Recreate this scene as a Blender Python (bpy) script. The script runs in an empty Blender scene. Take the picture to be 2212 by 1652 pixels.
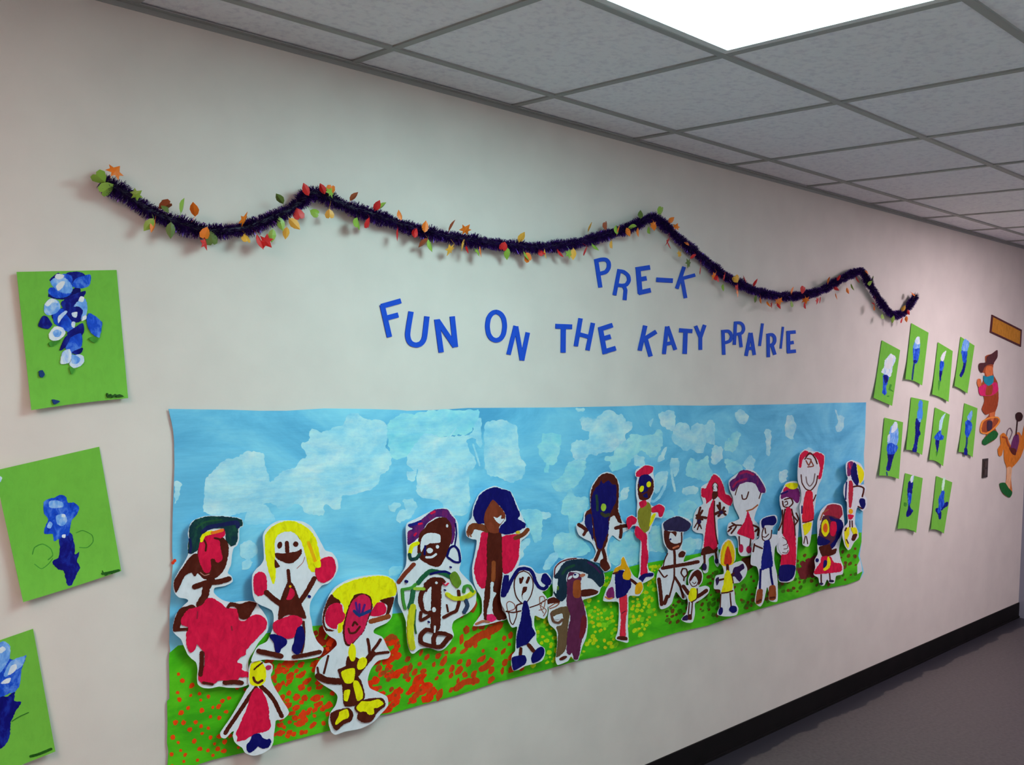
import bpy, bmesh, math, random
from mathutils import Vector, Matrix, noise
from mathutils.geometry import tessellate_polygon

# ------------------------------------------------------------------ camera, world, exposure
SC = bpy.context.scene
COL = SC.collection
FPX, YAW, PITCH, ROLL = 2080.56, 0.76157, -0.030301, 0.029232
IW, IH = 2212.0, 1652.0
CAM = Vector((0.0, -2.2726, 1.6723))
_f = Vector((math.sin(YAW)*math.cos(PITCH), math.cos(YAW)*math.cos(PITCH), math.sin(PITCH)))
_r0 = Vector((math.cos(YAW), -math.sin(YAW), 0.0))
_u0 = _r0.cross(_f)
_r = _r0*math.cos(ROLL) + _u0*math.sin(ROLL)
_u = -_r0*math.sin(ROLL) + _u0*math.cos(ROLL)
cd = bpy.data.cameras.new('camera')
cd.sensor_width = 36.0
cd.lens = FPX/IW*36.0
cd.clip_start = 0.05
cam = bpy.data.objects.new('camera', cd)
COL.objects.link(cam)
M = Matrix.Identity(4)
for i in range(3):
    M[i][0], M[i][1], M[i][2], M[i][3] = _r[i], _u[i], -_f[i], CAM[i]
cam.matrix_world = M
SC.camera = cam
SC.view_settings.view_transform = 'Standard'
SC.view_settings.look = 'None'
SC.view_settings.gamma = 1.0
SC.view_settings.exposure = 0.0
SC.view_settings.use_curve_mapping = False
w = bpy.data.worlds.new('world')
SC.world = w
w.use_nodes = True
w.node_tree.nodes['Background'].inputs[0].default_value = (0.02, 0.02, 0.025, 1)
w.node_tree.nodes['Background'].inputs[1].default_value = 0.3
LAMP = dict(near=((0.60, 1.0, 0.99), 19.0), far=((1.0, 0.86, 0.92), 24.0), back=((1.0, 0.72, 0.66), 24.0))
H = 2.46                      # ceiling height
TILE = 0.6096
GX0, GY1 = 1.5155, 0.196      # ceiling grid offsets
CORR = 2*GY1 + 4*TILE         # corridor width
XL, XR = -4.2, 6.975          # ends of the corridor

# ------------------------------------------------------------------ helpers
def wall_pt(px, py, y):
    """point of the plane at depth y (parallel to the long wall) seen at a photo position"""
    d = _f*FPX + _r*(px-IW/2) + _u*(IH/2-py)
    t = (y-CAM.y)/d.y
    return CAM + d*t

def lin(c):
    c = c/255.0
    return c/12.92 if c <= 0.04045 else ((c+0.055)/1.055)**2.4

PAL = dict(wh=(205, 207, 214), br=(74, 22, 10), cr=(200, 16, 60), nv=(3, 6, 88), ye=(246, 214, 2),
           dg=(18, 52, 52), pu=(82, 26, 96), og=(242, 158, 10), gr=(62, 132, 44), ob=(136, 66, 30),
           ma=(128, 26, 46), ol=(126, 120, 34), lm=(150, 180, 50), ta=(100, 76, 52), pp=(92, 32, 66),
           ink=(24, 52, 110), ck=(40, 36, 66), wg=(36, 18, 66), bl=(22, 74, 196), lb=(104, 156, 222),
           pb=(198, 210, 236), dn=(10, 10, 110), pg=(104, 172, 60), sg=(64, 136, 46), title=(26, 72, 188),
           sk=(196, 104, 60), hb=(76, 40, 44), tl=(28, 126, 150), pk=(196, 36, 96), vb=(146, 62, 32),
           rp=(220, 134, 54), tg=(26, 96, 44), ho=(206, 116, 36), lg=(222, 170, 130), rd=(182, 34, 34),
           dk=(52, 26, 26), bd=(176, 118, 40), olv=(98, 124, 36), mg=(160, 34, 80), ybr=(190, 188, 26),
           gy=(120, 110, 130))
_mats = {}
RND = random.Random(7)
def paint(key, gain=1.0):
    k = (key, gain)
    if k in _mats: return _mats[k]
    c = PAL[key] if isinstance(key, str) else key
    base = [min(0.92, max(0.002, lin(v)/0.80*gain)) for v in c]
    m = bpy.data.materials.new('paint_%s' % (key if isinstance(key, str) else '_'.join(map(str, key))))
    m.use_nodes = True
    nt = m.node_tree
    b = nt.nodes['Principled BSDF']
    b.inputs['Roughness'].default_value = 0.6
    b.inputs['Specular IOR Level'].default_value = 0.12
    tc = nt.nodes.new('ShaderNodeTexCoord')
    mp = nt.nodes.new('ShaderNodeMapping'); mp.inputs['Scale'].default_value = (1.0, 1.0, 0.6)
    mp.inputs['Rotation'].default_value = (0, RND.uniform(-1.2, 1.2), 0)
    nt.links.new(tc.outputs['Object'], mp.inputs[0])
    n = nt.nodes.new('ShaderNodeTexNoise'); n.inputs['Scale'].default_value = 50; n.inputs['Detail'].default_value = 6
    n.inputs['Roughness'].default_value = 0.65; n.inputs['Distortion'].default_value = 0.5
    nt.links.new(mp.outputs[0], n.inputs['Vector'])
    r = nt.nodes.new('ShaderNodeValToRGB')
    cr = r.color_ramp; cr.elements[0].position = 0.30; cr.elements[1].position = 0.72
    lo, hi = ((0.92, 1.05) if key in ('wh', 'title', 'pg') else (0.76, 1.18))
    f4 = lambda g: tuple(min(0.93, v*g+(0.006 if g > 1.1 else 0)) for v in base)+(1,)
    cr.elements[0].color = f4(lo); cr.elements[1].color = f4(hi)
    e = cr.elements.new(0.5); e.color = f4(1.0)
    mixes = dict(bl=((8, 30, 150), (90, 140, 220)), lb=((60, 110, 205), (176, 200, 236)), pb=((130, 170, 226), (226, 230, 240)), dn=((4, 4, 84), (24, 50, 160)),
                 pu=((50, 16, 80), (130, 30, 84)), dg=((10, 30, 60), (36, 84, 60)))
    if key in mixes:
        a_, z_ = mixes[key]
        cr.elements[0].color = tuple(lin(v)/0.8 for v in a_)+(1,); cr.elements[2].color = tuple(min(.93, lin(v)/0.8) for v in z_)+(1,)
    nt.links.new(n.outputs['Fac'], r.inputs[0])
    nt.links.new(r.outputs[0], b.inputs['Base Color'])
    bp = nt.nodes.new('ShaderNodeBump'); bp.inputs['Strength'].default_value = 0.25; bp.inputs['Distance'].default_value = 0.0012
    nt.links.new(n.outputs['Fac'], bp.inputs['Height']); nt.links.new(bp.outputs[0], b.inputs['Normal'])
    _mats[k] = m
    return m

def simple(name, col, rough=0.6, metal=0.0, spec=0.5):
    m = bpy.data.materials.new(name); m.use_nodes = True
    b = m.node_tree.nodes['Principled BSDF']
    b.inputs['Base Color'].default_value = (*col, 1)
    b.inputs['Roughness'].default_value = rough
    b.inputs['Metallic'].default_value = metal
    b.inputs['Specular IOR Level'].default_value = spec
    return m

def link_mesh(name, verts, faces, mat, parent=None, recalc=True):
    me = bpy.data.meshes.new(name)
    me.from_pydata([tuple(v) for v in verts], [], faces)
    if recalc:
        bm = bmesh.new(); bm.from_mesh(me)
        bmesh.ops.recalc_face_normals(bm, faces=bm.faces)
        bm.to_mesh(me); bm.free()
    me.update()
    if mat: me.materials.append(mat)
    o = bpy.data.objects.new(name, me)
    COL.objects.link(o)
    if parent: o.parent = parent
    return o

def tag(o, label=None, cat=None, group=None, kind=None):
    if label: o['label'] = label
    if cat: o['category'] = cat
    if group: o['group'] = group
    if kind: o['kind'] = kind
    return o

def box_data(boxes):
    V, F = [], []
    for (x0, x1, y0, y1, z0, z1) in boxes:
        n = len(V)
        V += [(x0,y0,z0),(x1,y0,z0),(x1,y1,z0),(x0,y1,z0),(x0,y0,z1),(x1,y0,z1),(x1,y1,z1),(x0,y1,z1)]
        F += [(n,n+3,n+2,n+1),(n+4,n+5,n+6,n+7),(n,n+1,n+5,n+4),(n+1,n+2,n+6,n+5),(n+2,n+3,n+7,n+6),(n+3,n,n+4,n+7)]
    return V, F
def boxes(name, bs, mat, parent=None):
    V, F = box_data(bs)
    return link_mesh(name, V, F, mat, parent)

def catmull(pts, closed, step):
    n = len(pts); out = []
    segs = n if closed else n-1
    for i in range(segs):
        if closed:
            p0, p1, p2, p3 = pts[(i-1) % n], pts[i], pts[(i+1) % n], pts[(i+2) % n]
        else:
            p0, p1, p2, p3 = pts[max(i-1, 0)], pts[i], pts[i+1], pts[min(i+2, n-1)]
        L = math.hypot(p2[0]-p1[0], p2[1]-p1[1])
        k = max(1, min(14, int(L/step)))
        for j in range(k):
            t = j/k
            def g(a, b, c, d):
                return 0.5*((2*b)+(c-a)*t+(2*a-5*b+4*c-d)*t*t+(3*b-a-3*c+d)*t*t*t)
            x, y = g(p0[0], p1[0], p2[0], p3[0]), g(p0[1], p1[1], p2[1], p3[1])
            # pull toward the straight chord to avoid overshoot
            lx, ly = p1[0]+(p2[0]-p1[0])*t, p1[1]+(p2[1]-p1[1])*t
            out.append((0.75*x+0.25*lx, 0.75*y+0.25*ly))
    if not closed: out.append(pts[-1])
    return out

def poly2d(pts, jit=0.0):
    n = len(pts)
    if jit:
        q = []
        for i, p in enumerate(pts):
            a, b = pts[i-1], pts[(i+1) % n]
            dx, dy = b[0]-a[0], b[1]-a[1]
            L = math.hypot(dx, dy) or 1
            e = RND.uniform(-jit, jit)
            q.append((p[0]-dy/L*e, p[1]+dx/L*e))
        pts = q
    v3 = [Vector((x, y, 0)) for x, y in pts]
    tris = tessellate_polygon([v3])
    return pts, [tuple(t) for t in tris if len(set(t)) == 3]

def stroke2d(pts, wd, capround=True, jit=0.0):
    pts2 = [pts[0]]
    for p in pts[1:]:
        if math.hypot(p[0]-pts2[-1][0], p[1]-pts2[-1][1]) > 0.05: pts2.append(p)
    pts = pts2
    n = len(pts); h = wd/2
    if n < 2: return ellipse2d(pts[0], h, h, 0)
    V, F = [], []
    for i in range(n):
        a, b = pts[max(i-1, 0)], pts[min(i+1, n-1)]
        dx, dy = b[0]-a[0], b[1]-a[1]
        L = math.hypot(dx, dy) or 1
        nx, ny = -dy/L, dx/L
        h1 = h*(1+RND.uniform(-jit, jit)); h2 = h*(1+RND.uniform(-jit, jit))
        V += [(pts[i][0]+nx*h1, pts[i][1]+ny*h1), (pts[i][0]-nx*h2, pts[i][1]-ny*h2)]
    for i in range(n-1):
        F.append((2*i, 2*i+1, 2*i+3, 2*i+2))
    if capround:
        for e, i in ((0, 0), (1, n-1)):
            a, b = (pts[1], pts[0]) if e == 0 else (pts[-2], pts[-1])
            ang = math.atan2(b[1]-a[1], b[0]-a[0])
            ia, ib = (2*i, 2*i+1)
            # fan from the side vertices round the end
            idx = []
            c = pts[i]
            for k in range(1, 5):
                t = ang - math.pi/2 + math.pi*k/5
                V.append((c[0]+math.cos(t)*h, c[1]+math.sin(t)*h)); idx.append(len(V)-1)
            st, en = (ib, ia) if e == 1 else (ia, ib)
            F.append(tuple([st]+idx+[en]))
    return V, F

def ellipse2d(c, rx, ry, rot, jit=0.0):
    n = 8 if max(rx, ry) < 5 else 14
    a = math.radians(rot); V = []
    for k in range(n):
        t = 2*math.pi*k/n
        j = 1+RND.uniform(-jit, jit)
        x, y = math.cos(t)*rx*j, math.sin(t)*ry*j
        V.append((c[0]+x*math.cos(a)-y*math.sin(a), c[1]+x*math.sin(a)+y*math.cos(a)))
    return V, [tuple(range(n))]

def bisect2d(V, F, step):
    xs = [v[0] for v in V]; ys = [v[1] for v in V]
    if max(xs)-min(xs) < step*1.3 and max(ys)-min(ys) < step*1.3: return V, F
    bm = bmesh.new()
    bv = [bm.verts.new((v[0], v[1], v[2]*1e3 if len(v) > 2 else 0)) for v in V]
    for f in F:
        try: bm.faces.new([bv[i] for i in f])
        except ValueError: pass
    def cut(lo, hi, axis):
        k = math.floor(lo/step)+1
        while k*step < hi:
            co = (k*step, 0, 0) if axis == 0 else (0, k*step, 0)
            no = (1, 0, 0) if axis == 0 else (0, 1, 0)
            bmesh.ops.bisect_plane(bm, geom=bm.verts[:]+bm.edges[:]+bm.faces[:], plane_co=co, plane_no=no, dist=1e-5)
            k += 1
    cut(min(xs), max(xs), 0); cut(min(ys), max(ys), 1)
    bm.verts.index_update()
    V2 = [(v.co.x, v.co.y, v.co.z/1e3) for v in bm.verts]
    F2 = [tuple(v.index for v in f.verts) for f in bm.faces]
    bm.free()
    return V2, F2

class Sheet:
    """one sheet of paper on the long wall; keeps a gently curled surface and the painted layers on it"""
    def __init__(s, h0, curl=(0, 0, 0, 0), bbox=None, step=12.0, wave=0.0):
        s.h0, s.curl, s.step, s.wave = h0, curl, step, wave
        x0, y0, x1, y1 = bbox
        a = wall_pt((x0+x1)/2, (y0+y1)/2, -h0)
        l = wall_pt(x0, (y0+y1)/2, -h0); r = wall_pt(x1, (y0+y1)/2, -h0)
        t = wall_pt((x0+x1)/2, y0, -h0); b = wall_pt((x0+x1)/2, y1, -h0)
        s.c = ((l.x+r.x)/2, (t.z+b.z)/2); s.hw = max(0.01, (r.x-l.x)/2); s.hh = max(0.01, (t.z-b.z)/2)
        s.layer = 0
        s.step = max(2.5, min(step, 0.05*min(x1-x0, y1-y0))) if not wave else step
    def depth(s, X, Z):
        u = (X-s.c[0])/s.hw; v = (Z-s.c[1])/s.hh
        u = max(-1.2, min(1.2, u)); v = max(-1.2, min(1.2, v))
        l, r, t, b = s.curl
        d = s.h0 + (l if u < 0 else r)*u*u + (t if v > 0 else b)*v*v
        if s.wave:
            d += s.wave*(noise.noise(Vector((X*1.7, Z*7.0, 3.1)))*0.5+0.5)
        return d
    def map(s, px, py, extra):
        d = s.h0
        for _ in range(4):
            p = wall_pt(px, py, -(d+extra)); d = s.depth(p.x, p.z)
        return p, d
    def build(s, name, V, F, mat, parent, layer, th=0.0001, back=None):
        if abs(s.curl[0])+abs(s.curl[1])+abs(s.curl[2])+abs(s.curl[3])+s.wave > 0:
            V, F = bisect2d(V, F, s.step)
        ex = layer*th
        fr, bk = [], []
        for v in V:
            x, y = v[0], v[1]; e2 = ex+(v[2] if len(v) > 2 else 0)
            p, d = s.map(x, y, e2)
            fr.append((p.x, -(d+e2), p.z))
            bk.append((p.x, -(d if layer else d-(back or 0.0006)), p.z))
        n = len(V)
        cnt = {}
        for f in F:
            for i in range(len(f)):
                e = (f[i], f[(i+1) % len(f)])
                k = (min(e), max(e)); cnt.setdefault(k, []).append(e)
        faces = []
        for f in F:
            faces.append(f); faces.append(tuple(i+n for i in reversed(f)))
        for k, l in cnt.items():
            if len(l) == 1:
                a, b = l[0]
                faces.append((b, a, a+n, b+n))
        o = link_mesh(name, fr+bk, faces, mat, parent)
        return o

def parse(block, org):
    ox, oy, s = org
    out = []
    for line in block.strip().split('\n'):
        line = line.strip()
        if not line or line.startswith('#'): continue
        name, col, kind, rest = line.split(None, 3)
        pieces = []
        for pc in rest.split('/'):
            pts = [tuple(float(v) for v in t.split(',')) for t in pc.split()]
            pieces.append(pts)
        if col[0] == '(': col = tuple(int(v) for v in col[1:-1].split(','))
        out.append((name, col, kind, pieces, (ox, oy, s)))
    return out

def geom(kind, pieces, org, jit):
    allx = [p[0]/org[2] for pts in pieces for p in pts[:1 if kind[0] == 'E' else None]]; ally = [p[1]/org[2] for pts in pieces for p in pts[:1 if kind[0] == 'E' else None]]
    size = max(max(allx)-min(allx), max(ally)-min(ally))
    st = 3.0 if size > 110 else (1.8 if size > 45 else 1.0)
    if st < 3: jit = jit*0.7 if st > 1 else jit*0.45
    ox, oy, s = org
    V, F = [], []
    k0 = kind[0]
    for pts in pieces:
        if k0 == 'E':
            c, r = pts[0], pts[1]
            rot = pts[2][0] if len(pts) > 2 else 0
            v, f = ellipse2d((ox+c[0]/s, oy+c[1]/s), r[0]/s, r[1]/s, rot, 0.06 if jit else 0)
        else:
            P = [(ox+x/s, oy+y/s) for x, y in pts]
            if k0 == 'P':
                v, f = poly2d(catmull(P, True, st), jit)
            elif k0 == 'Q':
                v, f = poly2d(P, 0)
            elif k0 == 'S':
                v, f = stroke2d(catmull(P, False, min(2.5, st)), float(kind[1:])/s, True, 0.10 if jit else 0)
            elif k0 == 'B':
                v, f = stroke2d(catmull(P, False, 2.0) if len(P) > 3 else P, float(kind[1:])/s, False, 0)
        n = len(V); e = 0.00002*(len(V) and pieces.index(pts))
        V += [(a[0], a[1], e) for a in v]; F += [tuple(i+n for i in ff) for ff in f]
    return V, F

def bbox_of(parsed):
    xs, ys = [], []
    for name, col, kind, pieces, (ox, oy, s) in parsed:
        for pts in pieces:
            if kind[0] == 'E': pts = pts[:1]
            for x, y in pts: xs.append(ox+x/s); ys.append(oy+y/s)
    return min(xs), min(ys), max(xs), max(ys)

SPLIT = {'finger', 'leg', 'foot', 'boot', 'shoe', 'eye', 'arm', 'button', 'cheek'}
def cutout(label, org, block, h0=0.012, curl=(0.012, 0.008, 0.002, 0.008), group='painted paper people on the mural',
           name='paper_figure', cat='paper figure', jit=0.85, step=12.0, th=0.00015):
    """first line of the block is the sheet itself, the rest are painted parts in order"""
    pr = parse(block, org)
    sh = Sheet(h0, curl, bbox_of(pr), step)
    root = bpy.data.objects.new(name, None); root.empty_display_size = 0.05
    COL.objects.link(root)
    tag(root, label, cat, group)
    x0, y0, x1, y1 = bbox_of(pr)
    p = wall_pt((x0+x1)/2, y1, -h0)
    root.location = p
    bpy.context.view_layer.update()
    for k, (nm, col, kind, pieces, og) in enumerate(pr):
        lots = [[q] for q in pieces] if (kind[0] == 'E' or nm in SPLIT) else [pieces]
        for j, lot in enumerate(lots):
            V, F = geom(kind, lot, og, jit if k else 0.15)
            o = sh.build(nm, V, F, paint(col), None, k+0.15*j, th)
            o.parent = root; o.matrix_parent_inverse = Matrix.Translation(-p)
    # the tape pad that holds it to what is behind
    q = wall_pt((x0+x1)/2, (y0+y1)/2, -h0)
    return root

# ------------------------------------------------------------------ materials of the corridor
def noise_mat(name, c0, c1, scale, rough, bump=0.0, detail=4, bdist=0.002, spec=0.5, ramp=None, bscale=None):
    m = bpy.data.materials.new(name); m.use_nodes = True
    nt = m.node_tree; b = nt.nodes['Principled BSDF']
    b.inputs['Roughness'].default_value = rough
    b.inputs['Specular IOR Level'].default_value = spec
    tc = nt.nodes.new('ShaderNodeTexCoord')
    n = nt.nodes.new('ShaderNodeTexNoise'); n.inputs['Scale'].default_value = scale; n.inputs['Detail'].default_value = detail
    nt.links.new(tc.outputs['Object'], n.inputs['Vector'])
    r = nt.nodes.new('ShaderNodeValToRGB')
    a, z = ramp or (0.3, 0.7)
    r.color_ramp.elements[0].position = a; r.color_ramp.elements[0].color = (*c0, 1)
    r.color_ramp.elements[1].position = z; r.color_ramp.elements[1].color = (*c1, 1)
    nt.links.new(n.outputs['Fac'], r.inputs[0]); nt.links.new(r.outputs[0], b.inputs['Base Color'])
    if bump:
        n2 = nt.nodes.new('ShaderNodeTexNoise'); n2.inputs['Scale'].default_value = bscale or scale; n2.inputs['Detail'].default_value = detail
        nt.links.new(tc.outputs['Object'], n2.inputs['Vector'])
        bp = nt.nodes.new('ShaderNodeBump'); bp.inputs['Strength'].default_value = bump; bp.inputs['Distance'].default_value = bdist
        nt.links.new(n2.outputs['Fac'], bp.inputs['Height']); nt.links.new(bp.outputs[0], b.inputs['Normal'])
    return m
M_WALL = noise_mat('wall_paint', (0.705, 0.64, 0.60), (0.765, 0.695, 0.65), 6, 0.6, 0.10, 3, 0.0015, 0.35, bscale=120)
M_CEIL = noise_mat('ceiling_tile', (0.80, 0.77, 0.84), (0.93, 0.91, 0.95), 55, 0.95, 0.9, 6, 0.004, 0.1, ramp=(0.28, 0.52), bscale=70)
M_GRID = simple('shaded_grid_metal', (0.34, 0.34, 0.33), 0.5)  # white bars coloured grey: their shade is put into the colour
M_BASE = noise_mat('black_rubber', (0.004, 0.0035, 0.004), (0.008, 0.006, 0.007), 9, 0.6, spec=0.15)
M_DOOR = simple('grey_door_paint', (0.22, 0.22, 0.28), 0.5)
M_FRAME = simple('white_enamel', (0.75, 0.75, 0.75), 0.4)
M_STEEL = simple('brushed_steel', (0.5, 0.5, 0.5), 0.3, 1.0)

def floor_mat():
    m = bpy.data.materials.new('floor_tile'); m.use_nodes = True
    nt = m.node_tree; b = nt.nodes['Principled BSDF']; L = nt.links.new
    geo = nt.nodes.new('ShaderNodeNewGeometry')
    n = nt.nodes.new('ShaderNodeTexNoise'); n.inputs['Scale'].default_value = 60; n.inputs['Detail'].default_value = 6
    L(geo.outputs['Position'], n.inputs['Vector'])
    r = nt.nodes.new('ShaderNodeValToRGB')
    r.color_ramp.elements[0].position = 0.3; r.color_ramp.elements[0].color = (0.066, 0.054, 0.056, 1)
    r.color_ramp.elements[1].position = 0.7; r.color_ramp.elements[1].color = (0.102, 0.086, 0.088, 1)
    L(n.outputs['Fac'], r.inputs[0])
    # darker strip along the foot of the wall, with a ragged edge
    sep = nt.nodes.new('ShaderNodeSeparateXYZ'); L(geo.outputs['Position'], sep.inputs[0])
    n2 = nt.nodes.new('ShaderNodeTexNoise'); n2.inputs['Scale'].default_value = 7; n2.inputs['Detail'].default_value = 4
    L(geo.outputs['Position'], n2.inputs['Vector'])
    ma = nt.nodes.new('ShaderNodeMath'); ma.operation = 'MULTIPLY_ADD'; ma.inputs[1].default_value = 0.10; 
    L(n2.outputs['Fac'], ma.inputs[0]); L(sep.outputs['Y'], ma.inputs[2])
    mr = nt.nodes.new('ShaderNodeMapRange'); mr.inputs['From Min'].default_value = -0.058; mr.inputs['From Max'].default_value = -0.050
    L(ma.outputs[0], mr.inputs['Value'])
    mx = nt.nodes.new('ShaderNodeMix'); mx.data_type = 'RGBA'
    L(mr.outputs[0], mx.inputs[0]); L(r.outputs[0], mx.inputs[6]); mx.inputs[7].default_value = (0.024, 0.022, 0.031, 1)
    L(mx.outputs[2], b.inputs['Base Color'])
    b.inputs['Roughness'].default_value = 0.42
    b.inputs['Specular IOR Level'].default_value = 0.35
    bp = nt.nodes.new('ShaderNodeBump'); bp.inputs['Strength'].default_value = 0.05; bp.inputs['Distance'].default_value = 0.002
    L(n2.outputs['Fac'], bp.inputs['Height']); L(bp.outputs[0], b.inputs['Normal'])
    return m
M_FLOOR = floor_mat()

# ------------------------------------------------------------------ the corridor
def struct(name, bs, mat):
    return tag(boxes(name, bs, mat), kind='structure')
struct('floor', [(XL, XR+0.1, -CORR-0.1, 0.1, -0.05, 0.0)], M_FLOOR)
struct('wall_back', [(XL, XR+0.1, 0.0, 0.1, 0.0, H)], M_WALL)
struct('wall_front', [(XL, XR+0.1, -CORR-0.1, -CORR, 0.0, H)], noise_mat('pale_wall_paint', (0.84, 0.80, 0.80), (0.88, 0.84, 0.84), 6, 0.6))  # unseen wall, paint made paler to bounce light onto the ceiling
struct('wall_left', [(XL-0.1, XL, -CORR-0.1, 0.1, 0.0, H)], M_WALL)
struct('wall_right', [(XR, XR+0.1, -CORR, 0.0, 2.10, H), (XR, XR+0.1, -CORR, -2.2, 0.0, 2.10)], M_DOOR)
struct('baseboard_back', [(XL, XR-0.05, -0.006, 0.0, 0.0, 0.102), (XL, XR-0.05, -0.011, 0.0, 0.0, 0.012)], M_BASE)
struct('baseboard_front', [(XL, XR, -CORR, -CORR+0.006, 0.0, 0.102)], M_BASE)
# grey door filling the end of the corridor, with its frame
d = struct('door_1', [(XR+0.02, XR+0.06, -2.15, -0.05, 0.005, 2.06)], M_DOOR)
boxes('door_frame', [(XR-0.05, XR+0.08, -0.05, 0.0, 0.0, 2.10), (XR-0.05, XR+0.08, -2.2, -2.15, 0.0, 2.10), (XR-0.05, XR+0.08, -2.15, -0.05, 2.06, 2.10)], M_DOOR, d)
boxes('door_handle', [(XR-0.03, XR+0.02, -1.16, -1.12, 0.98, 1.02), (XR-0.045, XR-0.03, -1.16, -1.02, 0.99, 1.01)], M_STEEL, d)

# ceiling: tiles laid in a grid, two-tile troffer lights where tiles are left out
LIGHTS = [(0, 'near', 'square edged ceiling light nearest the camera, above the middle of the garland'),
          (6, 'far', 'ceiling light farther down the corridor, beyond the end of the mural'),
          (-4, 'back', 'ceiling light behind the viewer at the near end of the corridor')]
lit = {k for k, _, _ in LIGHTS}
tiles = []
xs = [GX0+k*TILE for k in range(-9, 9)]
xs = [XL]+[x for x in xs if XL < x < XR]+[XR+0.1]
ys = [-CORR-0.1, -GY1-4*TILE, -GY1-3*TILE, -GY1-2*TILE, -GY1-TILE, -GY1, 0.1]
g = 0.006
for a, b in zip(xs[:-1], xs[1:]):
    k = round((a-GX0)/TILE)
    for j, (c, e) in enumerate(zip(ys[:-1], ys[1:])):
        if k in lit and abs(a-(GX0+k*TILE)) < 0.01 and j in (2, 3): continue
        tiles.append((a+g, b-g, c+g, e-g, H+0.004, H+0.02))
ceil = struct('ceiling', tiles, M_CEIL)
bars = []
for x in xs[1:-1]: bars.append((x-0.011, x+0.011, -CORR, 0, H-0.001, H+0.022))
for y in ys[1:-1]: bars.append((XL, XR, y-0.0112, y+0.0112, H-0.0015, H+0.0225))
struct('trim_1', bars, M_GRID)
struct('trim_2', [(XL, XR, -0.020, 0.0, H-0.002, H+0.001), (XL, XR, -0.002, 0.0, H-0.014, H), (XL, XR, -CORR, -CORR+0.02, H-0.002, H+0.001)], M_GRID)
struct('trim_3', [(XL-0.1, XR+0.2, -CORR-0.1, 0.1, H+0.12, H+0.14)], M_CEIL)
for k, tone, lab in LIGHTS:
    col, pw = LAMP[tone]
    x0, x1 = GX0+k*TILE+0.011, GX0+(k+1)*TILE-0.011
    y1, y0 = -GY1-TILE-0.011, -GY1-3*TILE+0.011
    root = bpy.data.objects.new('ceiling_light', None); COL.objects.link(root)
    root.location = ((x0+x1)/2, (y0+y1)/2, H)
    tag(root, lab, 'ceiling light', 'recessed fluorescent lights')
    mt = bpy.data.materials.new('lit_diffuser_'+tone); mt.use_nodes = True
    nt = mt.node_tree; nt.nodes.remove(nt.nodes['Principled BSDF'])
    em = nt.nodes.new('ShaderNodeEmission'); em.inputs[0].default_value = (*col, 1); em.inputs[1].default_value = pw
    nt.links.new(em.outputs[0], nt.nodes['Material Output'].inputs[0])
    cx, cy, cz = root.location
    t = 0.022
    def rel(bs): return [(a-cx, b-cx, c-cy, e-cy, f-cz, h-cz) for a, b, c, e, f, h in bs]
    boxes('frame', rel([(x0, x1, y0, y0+t, H, H+0.03), (x0, x1, y1-t, y1, H, H+0.03), (x0, x0+t, y0+t, y1-t, H, H+0.03), (x1-t, x1, y0+t, y1-t, H, H+0.03)]), M_FRAME, root)
    boxes('housing', rel([(x0, x1, y0, y1, H+0.07, H+0.08), (x0, x0+0.004, y0, y1, H+0.03, H+0.07), (x1-0.004, x1, y0, y1, H+0.03, H+0.07),
                          (x0, x1, y0, y0+0.004, H+0.03, H+0.07), (x0, x1, y1-0.004, y1, H+0.03, H+0.07)]), M_FRAME, root)
    boxes('diffuser', rel([(x0+t, x1-t, y0+t, y1-t, H+0.008, H+0.014)]), mt, root)

# ------------------------------------------------------------------ the painted mural
MUR = Sheet(0.004, bbox=(364, 870, 1871, 1650), step=20.0, wave=0.004)
mural = bpy.data.objects.new('painted_mural', None); COL.objects.link(mural)
mp = wall_pt(900, 1600, 0); mural.location = mp
tag(mural, 'long painted paper mural of cloudy blue sky over flowered green grass, taped to the wall', 'mural')
OUT = [(364,883),(430,884),(500,885),(560,887),(620,887),(700,882),(790,883),(860,885),(880,887),(950,885),(1010,881),(1200,880),(1360,877),(1400,875),(1520,876),(1700,873),(1800,870),(1871,869),
       (1870,900),(1869,940),(1866,980),(1867,1010),(1866,1060),(1863,1130),(1861,1170),(1857,1200),(1862,1218),(1866,1236),(1857,1252),
       (1830,1262),(1781,1272),(1734,1288),(1700,1298),(1655,1311),(1591,1330),(1528,1351),(1465,1365),(1401,1384),(1307,1414),(1243,1428),(1180,1446),(1072,1474),(989,1501),(903,1524),(852,1539),
       (822,1545),(710,1578),(599,1608),(524,1626),(462,1640),(425,1652),(361,1672),
       (362,1652),(364,1624),(361,1604),(362,1560),(361,1514),(366,1509),(366,1470),(365,1425),(368,1405),(366,1388),(367,1313),(370,1264),(374,1214),(372,1189),(373,1119),(377,1006),(376,950),(374,928),(370,909)]
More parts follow.
